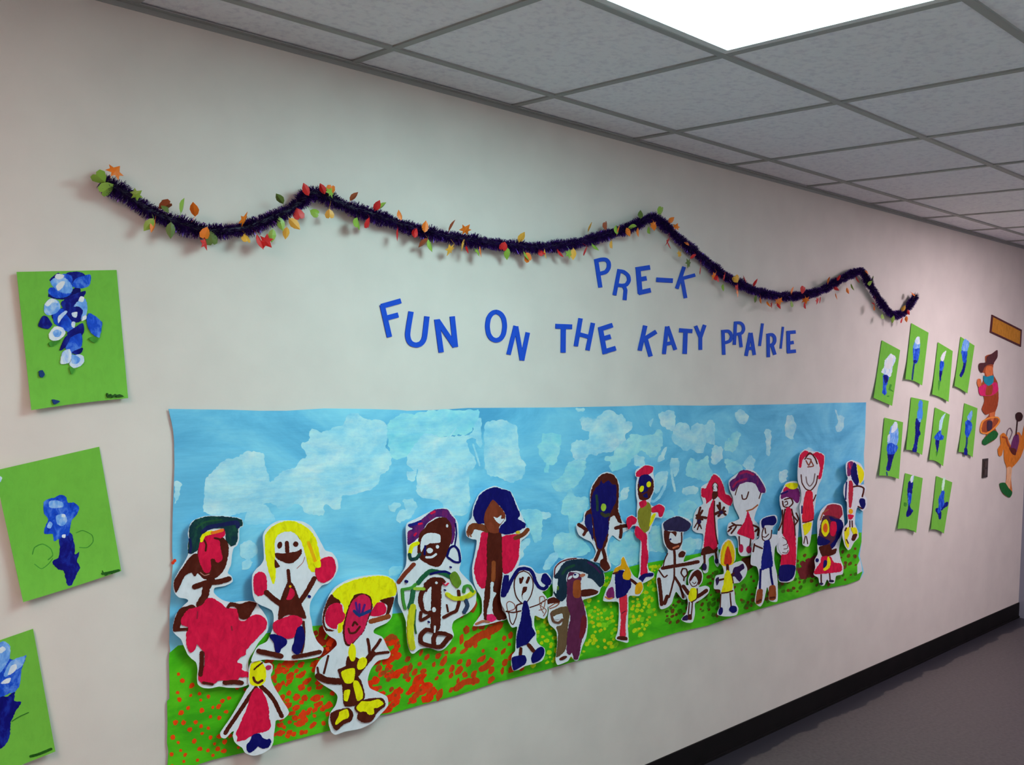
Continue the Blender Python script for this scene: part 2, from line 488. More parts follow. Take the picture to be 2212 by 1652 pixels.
def sky_mat(name, a, b_, c, scale, r=(0.35, 0.5, 0.68), cover=False):
    m = bpy.data.materials.new(name); m.use_nodes = True
    nt = m.node_tree; b = nt.nodes['Principled BSDF']; L = nt.links.new
    b.inputs['Roughness'].default_value = 0.75; b.inputs['Specular IOR Level'].default_value = 0.2
    tc = nt.nodes.new('ShaderNodeTexCoord')
    mp_ = nt.nodes.new('ShaderNodeMapping'); mp_.inputs['Scale'].default_value = (1.0, 1.0, 1.9); mp_.inputs['Rotation'].default_value = (0, 0.35, 0)
    L(tc.outputs['Object'], mp_.inputs[0])
    n = nt.nodes.new('ShaderNodeTexNoise'); n.inputs['Scale'].default_value = scale; n.inputs['Detail'].default_value = 7; n.inputs['Roughness'].default_value = 0.62
    n.inputs['Distortion'].default_value = 0.6
    L(mp_.outputs[0], n.inputs['Vector'])
    rp = nt.nodes.new('ShaderNodeValToRGB')
    f = lambda q: tuple(min(0.92, lin(v)/0.80) for v in q)+(1,)
    rp.color_ramp.elements[0].position = r[0]; rp.color_ramp.elements[0].color = f(a)
    rp.color_ramp.elements[1].position = r[2]; rp.color_ramp.elements[1].color = f(c)
    e = rp.color_ramp.elements.new(r[1]); e.color = f(b_)
    L(n.outputs['Fac'], rp.inputs[0]); L(rp.outputs[0], b.inputs['Base Color'])
    # paper creases, mostly running along the roll
    mp2 = nt.nodes.new('ShaderNodeMapping'); mp2.inputs['Scale'].default_value = (2.0, 1.0, 14.0); mp2.inputs['Rotation'].default_value = (0, -0.12, 0)
    L(tc.outputs['Object'], mp2.inputs[0])
    n2 = nt.nodes.new('ShaderNodeTexNoise'); n2.inputs['Scale'].default_value = 1.6; n2.inputs['Detail'].default_value = 5
    L(mp2.outputs[0], n2.inputs['Vector'])
    bp = nt.nodes.new('ShaderNodeBump'); bp.inputs['Strength'].default_value = 0.5; bp.inputs['Distance'].default_value = 0.006
    L(n2.outputs['Fac'], bp.inputs['Height']); L(bp.outputs[0], b.inputs['Normal'])
    if cover:    # thin paint: brush marks let the sheet's own blue through
        n3 = nt.nodes.new('ShaderNodeTexNoise'); n3.inputs['Scale'].default_value = 9; n3.inputs['Detail'].default_value = 8; n3.inputs['Roughness'].default_value = 0.7
        L(mp_.outputs[0], n3.inputs['Vector'])
        mr = nt.nodes.new('ShaderNodeMapRange'); mr.inputs['From Min'].default_value = 0.34; mr.inputs['From Max'].default_value = 0.60
        mr.inputs['To Min'].default_value = 0.25; mr.inputs['To Max'].default_value = 0.95
        L(n3.outputs['Fac'], mr.inputs['Value'])
        mx = nt.nodes.new('ShaderNodeMix'); mx.data_type = 'RGBA'
        L(mr.outputs[0], mx.inputs[0]); mx.inputs[6].default_value = f((100, 178, 214)); L(rp.outputs[0], mx.inputs[7])
        L(mx.outputs[2], b.inputs['Base Color'])
    return m
M_SKY = sky_mat('sky_paint', (76, 152, 194), (100, 178, 214), (132, 202, 228), 2.2)
M_CLOUD = sky_mat('cloud_paint', (150, 206, 230), (176, 216, 234), (204, 222, 234), 6.5, cover=True)
M_CLOUD2 = sky_mat('green_cloud_paint', (128, 204, 216), (154, 212, 218), (176, 220, 220), 6.5, cover=True)
M_GRASS = sky_mat('grass_paint', (52, 150, 14), (70, 174, 16), (92, 190, 24), 5.0)
def mpart(name, V, F, mat, layer, th=0.0001):
    o = MUR.build(name, V, F, mat, None, layer, th, back=0.0008)
    o.parent = mural; o.matrix_parent_inverse = Matrix.Translation(-mp)
    return o
V, F = poly2d(OUT); mpart('sky_sheet', V, F, M_SKY, 0)
S1, S2, S3 = (360, 860, 4.096), (880, 860, 4.424), (1360, 860, 4.096)
T2, T3 = (780, 1290, 5.267), (1180, 1150, 3.16)
CL = [
 (S1,0,'345,720 420,640 510,550 620,520 720,470 850,490 870,590 910,700 920,740 1000,670 1060,630 1140,610 1180,540 1240,520 1200,440 1190,400 1260,380 1270,280 1340,280 1370,300 1480,260 1570,230 1600,140 1680,130 1780,190 1900,200 1960,280 1940,420 1990,510 1970,620 1900,680 1860,770 1780,820 1660,850 1560,860 1540,970 1480,980 1400,940 1380,1030 1320,1030 1230,1020 1170,930 1100,960 1030,990 920,930 860,940 720,1000 560,1040 430,1040 330,1000 330,860'),
 (S1,0,'700,1030 720,980 860,940 960,1060 900,1110 700,1110'),
 (S1,0,'75,740 130,750 120,830 70,930'),
 (S1,0,'1640,520 1740,510 1780,560 1730,650 1500,690 1300,690 1250,640 1500,560'),
 (S1,0,'2090,900 2180,890 2212,960 2150,1060 2050,1060 2110,980'),
 (S1,1,'1960,220 2100,130 2260,160 2400,200 2460,330 2330,430 2200,470 2060,540 1990,520 1960,400'),
 (S2,0,'110,370 180,330 350,370 470,360 620,330 620,180 700,190 710,300 715,450 685,470 640,380 570,400 600,520 650,580 650,660 590,690 590,800 590,1060 500,1130 380,1080 320,1000 250,960 150,960 90,900 90,780 100,660 60,790 0,780 0,700 70,690 0,640 0,560'),
 (S2,1,'0,200 200,120 600,110 690,130 600,330 470,350 330,370 180,330 100,400 0,520'),
 (S2,0,'740,260 830,215 950,215 1040,270 1060,400 1080,560 1130,640 1100,760 980,810 900,760 780,740 740,640'),
 (S2,1,'1290,340 1460,350 1460,480 1420,620 1360,640 1350,710 1310,710 1320,620 1270,560 1245,450 1290,400'),
 (S2,0,'1650,190 1740,180 1790,200 1860,140 1930,110 2000,150 2060,160 2090,220 2150,230 2140,300 2080,350 2080,420 1990,490 1940,510 1850,520 1790,550 1740,530 1700,590 1590,580 1560,460 1620,400 1720,400 1740,320 1670,290'),
 (S2,0,'1600,100 1700,95 1680,130 1610,120'),
 (S2,1,'1990,480 2120,380 2212,400 2212,500 2090,640 1960,700 1930,650 1940,600 1880,590 1890,550 1960,560'),
 (S2,1,'1530,620 1600,590 1700,600 1690,720 1630,820 1520,890 1430,890 1380,800 1480,740'),
 (S2,1,'1530,900 1560,870 1620,940 1730,950 1720,1080 1640,1150 1480,1100 1480,1000'),
 (S2,0,'1090,1070 1350,1090 1340,1150 1100,1150'),
 (S2,0,'2050,870 2120,850 2090,960 2030,980'),
 (S3,0,'255,140 310,115 385,110 410,200 400,260 370,290 330,270 280,230'),
 (S3,0,'180,190 210,180 190,260 175,240'),
 (S3,0,'0,200 20,210 20,270 0,275'),
 (S3,0,'400,250 460,210 520,240 540,290 560,230 620,220 660,240 700,190 745,210 755,330 750,410 680,400 650,480 600,490 540,450 490,465 380,380 375,320'),
 (S3,0,'740,420 820,440 820,530 760,590 720,570'),
 (S3,1,'0,330 120,330 200,320 260,270 295,330 290,420 240,510 180,520 110,460 60,480 0,530'),
 (S3,0,'50,500 130,530 130,600 60,600 35,560'),
 (S3,1,'500,600 540,520 600,560 690,510 700,600 740,660 690,740 560,700 500,690'),
 (S3,0,'360,540 430,530 440,620 400,700 370,620'),
 (S3,0,'310,430 330,430 300,550 250,560 280,480'),
 (S3,0,'215,700 260,650 320,650 300,760 240,850 210,800'),
 (S3,0,'940,130 1000,100 1050,160 1030,230 960,210'),
 (S3,1,'840,400 900,330 950,290 980,330 930,470 850,460'),
 (S3,0,'1190,290 1250,280 1250,380 1240,510 1200,480 1210,400'),
 (S3,0,'1370,240 1400,150 1450,160 1470,260 1440,370 1380,330'),
 (S3,0,'1820,100 1850,150 1900,160 1880,290 1820,280 1840,200'),
 (S3,0,'1000,590 1060,510 1110,540 1090,640 1040,640'),
 (S3,1,'840,540 960,560 1000,640 960,690 880,660'),
 (S3,0,'470,790 600,780 580,850 470,850'),
 (S3,1,'440,950 530,900 600,960 560,1060 440,1060'),
 (S3,1,'310,1000 380,990 400,1060 300,1060'),
 (S3,0,'1330,650 1400,640 1380,740 1330,740'),
 (S3,0,'1520,460 1580,440 1640,460 1520,500'),
 (S3,0,'2050,440 2085,450 2080,480 2060,470'),
 ((1180,1150,3.16),1,'60,20 130,0 210,30 260,60 240,130 150,180 80,170 50,90'),
 ((1180,1150,3.16),1,'460,60 560,30 620,90 640,180 560,230 430,200'),
 ((1180,1150,3.16),0,'690,20 770,0 790,110 700,130'),
 ((1180,1150,3.16),0,'960,50 1060,40 1060,110 940,120'),
 ((1060,1190,6.119),0,'700,180 780,60 880,20 870,130 760,250 690,240'),
 ((840,1080,4.86),0,'80,180 130,100 190,110 210,170 120,240 90,230'),
 ((840,1080,4.86),0,'0,60 60,30 130,40 60,120 0,100'),
 ((840,1080,4.86),1,'0,720 60,690 160,700 100,780 0,800'),
 ((990,1030,4.861),1,'660,350 800,340 875,370 875,640 800,680 740,560 700,450'),
 ((990,1030,4.861),0,'660,680 760,640 740,720 690,760 680,850 640,860'),
 ((1230,1000,4.132),1,'0,440 90,400 110,500 60,560 90,680 160,720 180,790 60,840 0,800'),
 ((1230,1000,4.132),1,'470,660 540,600 600,640 640,720 600,900 560,870 480,900 430,830 380,840 360,720'),
 ((1400,1000,4.5875),1,'20,640 110,620 150,720 180,880 60,860 20,780'),
 ((1400,1000,4.5875),1,'330,780 420,740 480,800 450,900 350,890'),
 ((520,1100,4.858),0,'0,370 80,330 150,350 170,460 80,520 0,500'),
 ((520,1100,4.858),0,'770,0 870,0 860,60 780,60'),
 ((340,1090,4.0286),0,'740,500 790,470 830,500 800,560 740,560'),
]
for i, (org, k, s) in enumerate(CL):
    pts = [tuple(float(v) for v in t.split(',')) for t in s.split()]
    P = [(org[0]+x/org[2], org[1]+y/org[2]) for x, y in pts]
    P = [(min(max(x, 378), 1862), y) for x, y in P]
    V, F = poly2d(catmull(P, True, 4.0), 1.9)
    mpart('cloud', V, F, M_CLOUD2 if k else M_CLOUD, 1+i*0.1)
def smear(pts, wd, layer=5, m=None, name='cloud'):
    V, F = stroke2d(catmull(pts, False, 3), wd, True, 0.25)
    mpart(name, V, F, m or M_CLOUD, layer)
smear([(1440,1020),(1436,1050),(1425,1072),(1412,1083),(1400,1078)], 6)
smear([(1449,1000),(1452,1030),(1458,1060)], 5)
smear([(985,925),(970,945),(958,965)], 3)
smear([(1022,960),(1030,985),(1036,1005)], 4)
GR = [(358,1412),(372,1405),(385,1394),(430,1390),(560,1370),(676,1352),(760,1345),(844,1326),(900,1320),(1000,1290),(1030,1280),(1100,1278),(1175,1272),(1192,1262),(1240,1250),(1303,1238),(1380,1219),(1431,1210),(1500,1197),(1557,1186),(1592,1183),(1660,1172),(1721,1161),(1762,1153),(1820,1150),(1862,1145)]
low = [p for p in OUT if p[1] > 1149 and p[0] > 1000 and p[0] < 1864 or (p[1] > 1415)]
i0 = OUT.index((1861,1170)); i1 = OUT.index((365,1425))
GP = GR[1:-1]+[(1861,1150)]+[(x-(3 if 1190 < y < 1240 and x > 1850 else 0), y) for x, y in OUT[i0:i1+1]]+[(366,1410)]
V, F = poly2d(GP, 0.0); mpart('grass', V, F, M_GRASS, 7)
V, F = poly2d([(1852,1220),(1858,1208),(1861,1222),(1862,1234),(1852,1240)]); mpart('bare_corner', V, F, paint('wh'), 8)

def inside(p, poly):
    x, y = p; c = False
    for i in range(len(poly)):
        (x1, y1), (x2, y2) = poly[i-1], poly[i]
        if (y1 > y) != (y2 > y) and x < (x2-x1)*(y-y1)/(y2-y1)+x1: c = not c
    return c
def dots(name, col, region, n, r, seed, sp, rot=-50, elong=1.3, layer=9):
    rr = random.Random(seed); P = []
    xs_ = [p[0] for p in region]; ys_ = [p[1] for p in region]
    tries = 0
    while len(P) < n and tries < 40*n:
        tries += 1
        p = (rr.uniform(min(xs_), max(xs_)), rr.uniform(min(ys_), max(ys_)))
        if not inside(p, region): continue
        if any(not inside((p[0]+dx, p[1]+dy), GP) for dx, dy in ((7, 7), (-7, 7), (7, -7), (-7, -7))): continue
        if any(math.hypot(p[0]-q[0], p[1]-q[1]) < sp for q in P): continue
        P.append(p)
    Vs, Fs = [], []
    for p in P:
        a = rr.uniform(*r); b = a*rr.uniform(1.0, elong)
        v, f = ellipse2d(p, b, a, rot+rr.uniform(-25, 25), 0.18)
        k = len(Vs); e_ = 0.00001*((k//8) % 9); Vs += [(a[0], a[1], e_) for a in v]; Fs += [tuple(i+k for i in q) for q in f]
    o = mpart(name, Vs, Fs, paint(col), layer)
    o['kind'] = 'stuff'
    return o
A1 = [(366,1440),(420,1470),(480,1510),(560,1440),(640,1420),(720,1440),(720,1600),(366,1700)]
dots('orange_dots', (226, 66, 8), A1, 120, (3.0, 5.4), 3, 12, rot=-40)
A2 = [(545,1400),(720,1380),(720,1580),(600,1600),(600,1500)]
dots('red_dots', (214, 56, 12), A2, 60, (4.0, 8.0), 5, 11, rot=-30, elong=2.0)
A3 = [(800,1400),(850,1370),(900,1450),(940,1500),(880,1530),(780,1550),(790,1480)]
dots('red_dots', (230, 48, 6), A3, 46, (5.0, 9.0), 6, 9, rot=-30, elong=2.0)
dots('brown_dots', (160, 66, 20), A3, 26, (2.5, 6.0), 16, 9, rot=-50, elong=2.2, layer=10)
A4 = [(880,1420),(960,1390),(1120,1340),(1130,1460),(1000,1500),(900,1520)]
dots('red_dots', (196, 62, 14), A4, 52, (3.2, 6.5), 8, 15, rot=-60, elong=2.3)
dots('red_dots', (168, 60, 14), [(990,1300),(1120,1330),(1110,1370),(1000,1360)], 12, (5, 9), 9, 13, rot=-60, elong=1.8)
dots('red_dots', (150, 34, 14), [(680,1350),(700,1345),(740,1420),(720,1450),(690,1420)], 16, (5, 10), 19, 9, rot=-60, elong=1.8)
for pts, wd in (([(1010,1392),(1035,1375),(1065,1360),(1078,1350)], 17), ([(985,1487),(1005,1473),(1030,1470)], 13), ([(1040,1445),(1052,1438),(1062,1428)], 13)):
    V, F = stroke2d(catmull(pts, False, 3), wd, True, 0.15); mpart('red_smear', V, F, paint((184, 58, 16)), 11)
A5 = [(1150,1330),(1185,1300),(1250,1290),(1300,1290),(1430,1230),(1440,1290),(1390,1370),(1300,1405),(1180,1440),(1120,1440)]
dots('yellow_dots', (186, 204, 18), A5, 150, (2.6, 5.0), 11, 8, rot=-20)
dots('yellow_dots', (204, 190, 20), A5, 60, (2.0, 4.0), 21, 12, rot=-20, layer=10)
dots('yellow_dots', (190, 200, 20), [(1303,1240),(1330,1232),(1330,1260),(1303,1270)], 8, (2, 4), 12, 5)
dots('yellow_dots', (190, 200, 20), [(1404,1216),(1425,1213),(1425,1232),(1404,1238)], 8, (2, 4), 13, 5)
A6 = [(1480,1260),(1560,1230),(1640,1240),(1700,1200),(1850,1180),(1850,1250),(1750,1270),(1600,1320),(1480,1340),(1420,1350)]
dots('brown_dots', (104, 66, 24), A6, 120, (1.8, 4.2), 14, 9, rot=-50, elong=1.6)
dots('dark_green_dots', (60, 110, 16), A6, 90, (2.5, 5.5), 24, 9, rot=-50, elong=1.6, layer=8)
dots('green_dots', (120, 200, 30), A5, 70, (3, 6), 25, 12, rot=-20, elong=2, layer=8)
dots('brown_dots', (110, 34, 40), [(1728,1215),(1762,1205),(1762,1240),(1728,1245)], 22, (4, 7), 15, 5, rot=-50, elong=1.6)
V, F = poly2d(catmull([(1602,1208),(1625,1202),(1628,1222),(1612,1232)], True, 3), 0.8); mpart('brown_patch', V, F, paint((96, 40, 26)), 10)
smear([(373,1216),(378,1210)], 6, 8, paint((220, 60, 30)), 'red_smear')

# ------------------------------------------------------------------ blue cut-out letters
LET = (780, 540, 4.608)
LE2 = (1180, 540, 3.8138)
def letter(ch, label, org, kind, data):
    pr = parse('letter title %s %s' % (kind, data), org)
    sh = Sheet(0.0035, (0, 0, 0, 0), bbox_of(pr))
    V, F = geom(kind, pr[0][3], org, 0)
    o = sh.build('paper_letter', V, F, M_TITLE, None, 0, back=0.0025)
    bb = bbox_of(pr)
    p = wall_pt((bb[0]+bb[2])/2, bb[3], -0.0035)
    o.data.transform(Matrix.Translation(-p)); o.location = p
    tag(o, label, 'letter', 'blue letters of the wall title')
M_TITLE = paint('title')
letter('F', 'blue paper letter F, first letter of the word FUN', LET, 'B50', '212,545 285,865 / 205,560 398,505 / 240,680 372,645')
letter('U', 'blue paper letter U in the middle of the word FUN', LET, 'B50', '500,612 472,780 466,850 478,900 505,932 550,945 595,932 622,900 636,850 658,660')
letter('N', 'blue paper letter N at the end of the word FUN', LET, 'B50', '755,690 800,1018 / 762,700 938,960 / 910,660 942,965')
letter('O', 'round blue paper letter O opening the word ON', LET, 'B45', '1345,616 1366,620 1396,640 1422,685 1432,760 1420,835 1390,882 1345,898 1302,880 1272,835 1260,760 1270,685 1296,640 1324,620 1345,616')
letter('N', 'tilted blue paper letter N dropping low after the O in ON', LET, 'B42', '1542,755 1470,1040 / 1545,760 1603,1095 / 1662,820 1605,1098')
letter('T', 'blue paper letter T, first letter of the word THE', LE2, 'B40', '78,627 214,632 / 143,640 141,845')
letter('H', 'blue paper letter H in the middle of the word THE', LE2, 'B34', '285,562 246,792 / 387,600 342,826 / 262,690 372,720')
letter('E', 'tilted blue paper letter E at the end of the word THE', LE2, 'B38', '448,640 486,855 / 436,655 548,618 / 455,735 532,712 / 468,840 574,808')
letter('K', 'blue paper letter K, first letter of the word KATY', LE2, 'B34', '818,622 772,828 / 790,745 908,672 / 815,710 862,876')
letter('A', 'blue paper letter A in the word KATY', LE2, 'B30', '997,630 972,856 / 1000,630 1066,822 / 982,775 1050,762')
letter('T', 'blue paper letter T in the word KATY', LE2, 'B34', '1098,660 1205,668 / 1150,670 1143,855')
letter('Y', 'blue paper letter Y at the end of the word KATY', LE2, 'B28', '1232,625 1272,720 / 1308,617 1272,720 / 1272,705 1272,822')
letter('P', 'blue paper letter P, first letter of the word PRAIRIE', LE2, 'B26', '1458,668 1465,862 / 1446,672 1500,668 1520,685 1530,715 1515,748 1480,762 1455,764')
letter('R', 'blue paper letter R riding high in the word PRAIRIE', LE2, 'B24', '1562,590 1552,780 / 1556,600 1600,600 1622,620 1628,655 1610,685 1560,695 / 1596,690 1608,800')
letter('A', 'blue paper letter A in the word PRAIRIE', LE2, 'B26', '1685,682 1648,872 / 1688,682 1716,864 / 1662,812 1708,806')
letter('I', 'first blue paper letter I in the word PRAIRIE, placed high beside the A', LE2, 'B20', '1784,604 1760,790')
letter('R', 'blue paper letter R between the two letters I in PRAIRIE', LE2, 'B26', '1830,695 1832,882 / 1818,702 1862,696 1882,718 1884,752 1868,778 1834,788 / 1862,785 1886,862')
letter('I', 'second blue paper letter I in the word PRAIRIE, next to the final E', LE2, 'B15', '1953,632 1934,812')
letter('E', 'blue paper letter E at the end of the word PRAIRIE', LE2, 'B28', '1996,672 1998,846 / 1984,680 2056,674 / 1990,768 2040,760 / 1988,838 2058,832')
letter('P', 'blue paper letter P at the start of the small heading PRE-K', LE2, 'B32', '414,85 448,308 / 400,92 455,78 495,80 516,105 516,145 495,178 455,192 425,198')
letter('R', 'blue paper letter R in the small heading PRE-K', LE2, 'B30', '605,158 564,372 / 600,172 640,180 675,210 683,250 662,285 625,292 590,288 / 640,290 655,330 648,412')
letter('E', 'blue paper letter E in the small heading PRE-K', LE2, 'B38', '758,145 776,360 / 740,160 856,142 / 756,245 828,232 / 764,352 862,330')
letter('-', 'blue paper dash between PRE and K', LE2, 'B38', '910,244 1044,252')
letter('K', 'blue paper letter K under the garland ending the heading PRE-K', LE2, 'B28', '1138,138 1078,318 / 1100,240 1228,205 / 1118,225 1150,396')

# ------------------------------------------------------------------ tinsel garland
def foil(name, col, rough, metal=0.85):
    return simple(name, col, rough, metal)
M_TIN = foil('purple_tinsel', (0.065, 0.014, 0.2), 0.25, 0.75)
M_CORE = simple('tinsel_core', (0.012, 0.006, 0.03), 0.6)
LEAFM = {k: foil('foil_'+k, c, 0.42, 0.0) for k, c in dict(r=(0.66, 0.012, 0.012), o=(0.9, 0.2, 0.01), g=(0.28, 0.45, 0.05), y=(0.85, 0.42, 0.05), b=(0.35, 0.07, 0.02), d=(0.12, 0.18, 0.03)).items()}
GA, GB, GC = (160, 330, 2.989), (800, 400, 2.989), (1400, 430, 3.626)
def gp(o, s): return [(o[0]+float(a)/o[2], o[1]+float(b)/o[2]) for a, b in (t.split(',') for t in s.split())]
segs = [gp(GA, '185,185 300,240 420,330 520,390 640,440 760,480 870,505 1000,500 1120,480 1250,430 1370,380 1450,320 1520,262 1590,265'),
        gp(GA, '1750,340 1900,390 2050,440 2150,475') + gp(GB, '400,310 560,340 700,362 900,388 1050,400 1200,390 1350,368 1500,325 1650,280 1750,235 1825,205'),
        gp(GC, '120,190 200,270 330,380 450,480 560,570 680,640 800,700 920,740 1050,758 1200,752 1350,715 1450,660 1560,600 1665,560'),
        gp(GC, '1720,640 1780,740 1840,830 1900,895 1960,905 2020,870 2060,810 2095,755')]
path2 = []
for i, s_ in enumerate(segs): path2 += s_
path2 = catmull(path2, False, 6.0)
GY = -0.030
gpath = [wall_pt(x, y, GY) for x, y in path2]
# even spacing
def resample(P, d):
    out = [P[0]]; acc = 0
    for a, b in zip(P[:-1], P[1:]):
        L = (b-a).length; t = d-acc
        while t < L:
            out.append(a+(b-a)*(t/L)); t += d
        acc = (acc+L) % d
    return out
gpath = resample(gpath, 0.006)
garland = bpy.data.objects.new('tinsel_garland', None); COL.objects.link(garland)
garland.location = gpath[0]
tag(garland, 'dark purple tinsel garland with small autumn foil leaves, swagged across the wall', 'garland')
gr_ = random.Random(4)
V, F = [], []
N = len(gpath)
for i, p in enumerate(gpath):
    tdir = (gpath[min(i+1, N-1)]-gpath[max(i-1, 0)]).normalized()
    a = tdir.cross(Vector((0, 1, 0))).normalized(); b = a.cross(tdir).normalized()
    fluff = 0.0255*(0.86+0.18*math.sin(i*0.31)*math.sin(i*0.113+1))
    for k in range(64):
        th = gr_.uniform(0, 2*math.pi)
        rd = a*math.cos(th)+b*math.sin(th)
        L = fluff*gr_.uniform(0.72, 1.12)
        lean = tdir*gr_.uniform(-0.8, 0.8)
        d = (rd+lean*0.6).normalized()
        root = p+tdir*gr_.uniform(-0.003, 0.003)
        mid = root+d*L*0.55
        tip = root+d*L+Vector((0, 0, -0.0025))
        if tip.y > -0.0015: tip.y = -0.0015
        if mid.y > -0.0015: mid.y = -0.0015
        sd = d.cross(Vector((gr_.uniform(-1, 1), gr_.uniform(-1, 1), gr_.uniform(-1, 1)))).normalized()*0.0008
        n = len(V)
        V += [root-sd, root+sd, mid+sd, mid-sd, tip+sd*0.7, tip-sd*0.7]
        F += [(n, n+1, n+2, n+3), (n+3, n+2, n+4, n+5)]
g0 = gpath[0]
o = link_mesh('tinsel', [v-g0 for v in V], F, M_TIN, garland, recalc=False)
o['kind'] = 'stuff'
# wire core
V, F = [], []
for i, p in enumerate(gpath[::2]):
    j = min(2*i, N-2)
    tdir = (gpath[j+1]-gpath[max(j-1, 0)]).normalized()
    a = tdir.cross(Vector((0, 1, 0))).normalized(); b = a.cross(tdir).normalized()
    for k in range(6):
        th = k*math.pi/3
        V.append(p-g0+(a*math.cos(th)+b*math.sin(th))*0.0085)
    if i:
        n = len(V)
        for k in range(6): F.append((n-12+k, n-12+(k+1) % 6, n-6+(k+1) % 6, n-6+k))
link_mesh('core', V, F, M_CORE, garland)
LV = [
 (GA, '265,120,o 165,160,g 210,235,g 400,270,g 590,340,b 590,350,d 700,345,g 775,370,o 485,460,g 512,470,o 625,495,d 850,520,o 848,580,r 890,555,d 1100,435,o 1112,550,y 1200,570,r 1235,570,r 1280,530,g 1370,515,y 1335,455,g 1330,300,d 1605,235,r 1660,240,o 1655,255,g 1500,240,r 1555,385,g 1650,395,y 1450,395,r 1420,455,y 1805,285,b 1985,345,g 1955,345,r 2105,405,o 1830,455,g 1900,455,r 2090,525,r 2200,515,r'),
 (GB, '355,270,o 525,265,b 615,290,o 300,310,r 345,370,b 385,385,g 520,415,y 600,385,y 628,415,r 695,430,g 712,425,o 860,395,r 885,440,g 975,340,y 1005,450,g 1020,465,o 1105,432,r 1130,440,y 1225,435,r 1285,440,g 1310,440,y 1390,428,r 1450,395,g 1560,385,y 1420,270,y 1520,260,b 1590,290,g 1600,295,o 1665,300,o 1690,270,g 1730,300,o 1800,290,g 1830,260,o 1745,190,d 1875,165,g'),
 (GC, '180,165,o 220,215,o 45,200,o 160,350,r 155,335,r 250,430,y 305,345,o 355,450,r 320,500,d 410,560,r 520,600,o 540,620,r 600,605,r 700,690,r 705,735,o 590,690,g 690,625,y 840,660,r 760,630,r 885,795,o 845,780,d 945,820,o 970,825,r 1025,795,o 1025,830,r 1130,720,o 1215,710,r 1130,820,g 1235,790,o 1230,830,r 1330,795,r 1350,790,r 1415,640,o 1495,620,r 1475,760,o 1470,695,r 1565,715,o 1600,685,g 1715,570,o 1640,625,r 1760,625,d 1740,660,g 1770,820,r 1775,850,o 1840,920,g 1920,940,g 1990,950,r 2025,938,o 2000,860,y 2040,885,r 2075,740,o'),
]
def leaf_shape(kind, s):
    if kind == 0:   # pointed leaf
        return [(0, -0.5), (0.22, -0.3), (0.32, 0.0), (0.24, 0.28), (0, 0.62), (-0.24, 0.28), (-0.32, 0.0), (-0.22, -0.3)]
    if kind == 1:   # lobed leaf
        return [(0, -0.5), (0.12, -0.2), (0.45, -0.3), (0.32, 0.02), (0.5, 0.25), (0.2, 0.22), (0, 0.6), (-0.2, 0.22), (-0.5, 0.25), (-0.32, 0.02), (-0.45, -0.3), (-0.12, -0.2)]
    return [(0, -0.5), (0.3, -0.28), (0.46, 0.05), (0.36, 0.36), (0.12, 0.42), (0, 0.3), (-0.12, 0.42), (-0.36, 0.36), (-0.46, 0.05), (-0.3, -0.28)]
leafn = 0; restV, restF, restM = [], [], []
for org, s_ in LV:
    for t in s_.split():
        a_, b_, c_ = t.split(',')
        px, py = org[0]+float(a_)/org[2], org[1]+float(b_)/org[2]
        p = wall_pt(px, py, -0.045)
        # outward from the garland
        q = min(gpath, key=lambda v: (v.x-p.x)**2+(v.z-p.z)**2)
        dx, dz = p.x-q.x, p.z-q.z
        dist = math.hypot(dx, dz)
        if dist < 0.016: p = wall_pt(px, py, -0.053)
        ang = math.atan2(dz, dx)-math.pi/2+gr_.uniform(-0.6, 0.6)
        sz = gr_.uniform(0.028, 0.039)
        kd = gr_.choice((0, 0, 1, 2))
        sh = leaf_shape(kd, sz)
        tilt = gr_.uniform(-0.8, 0.8); pit = gr_.uniform(-0.5, 0.7)
        R_ = Matrix.Rotation(-ang, 3, 'Y') @ Matrix.Rotation(tilt, 3, 'Z') @ Matrix.Rotation(pit, 3, 'X')
        V = [Vector((0, -0.0012, 0.02*sz))]
        for x, y in sh: V.append(Vector((x*sz, 0.004*abs(x)*2, y*sz)))
        n = len(sh)
        V2 = [R_ @ v + (p-g0) for v in V]
        V3 = [R_ @ (v+Vector((0, 0.0006, 0))) + (p-g0) for v in V]
        F = [(0, 1+i, 1+(i+1) % n) for i in range(n)]
        F += [(n+1, n+2+(i+1) % n, n+2+i) for i in range(n)]
        F += [(1+i, n+2+i, n+2+(i+1) % n, 1+(i+1) % n) for i in range(n)]
        # short stalk back to the wire
        st = R_ @ Vector((0, 0, -0.5*sz)) + (p-g0); en = q-g0
        if dist > 0.008:
            k = len(V2)+len(V3)
            up = Vector((0, 0, 0.0006)); sd = Vector((0.0006, 0, 0))
            F += [(k, k+1, k+4, k+3), (k+1, k+2, k+5, k+4), (k+2, k, k+3, k+5)]
            V3 = V3+[st-sd, st+sd, st+up, en-sd, en+sd, en+up]
        if leafn < 100:
            link_mesh('foil_leaf', V2+V3, F, LEAFM[c_], garland)
        else:
            k = len(restV); restV += V2+V3
            restF += [tuple(i+k for i in f) for f in F]; restM += [c_]*len(F)
        leafn += 1
if restV:
    o = link_mesh('far_foil_leaves', restV, restF, None, garland, recalc=False)
    ks = sorted(LEAFM)
    for k in ks: o.data.materials.append(LEAFM[k])
    for f, c_ in zip(o.data.polygons, restM): f.material_index = ks.index(c_)
    o['kind'] = 'stuff'

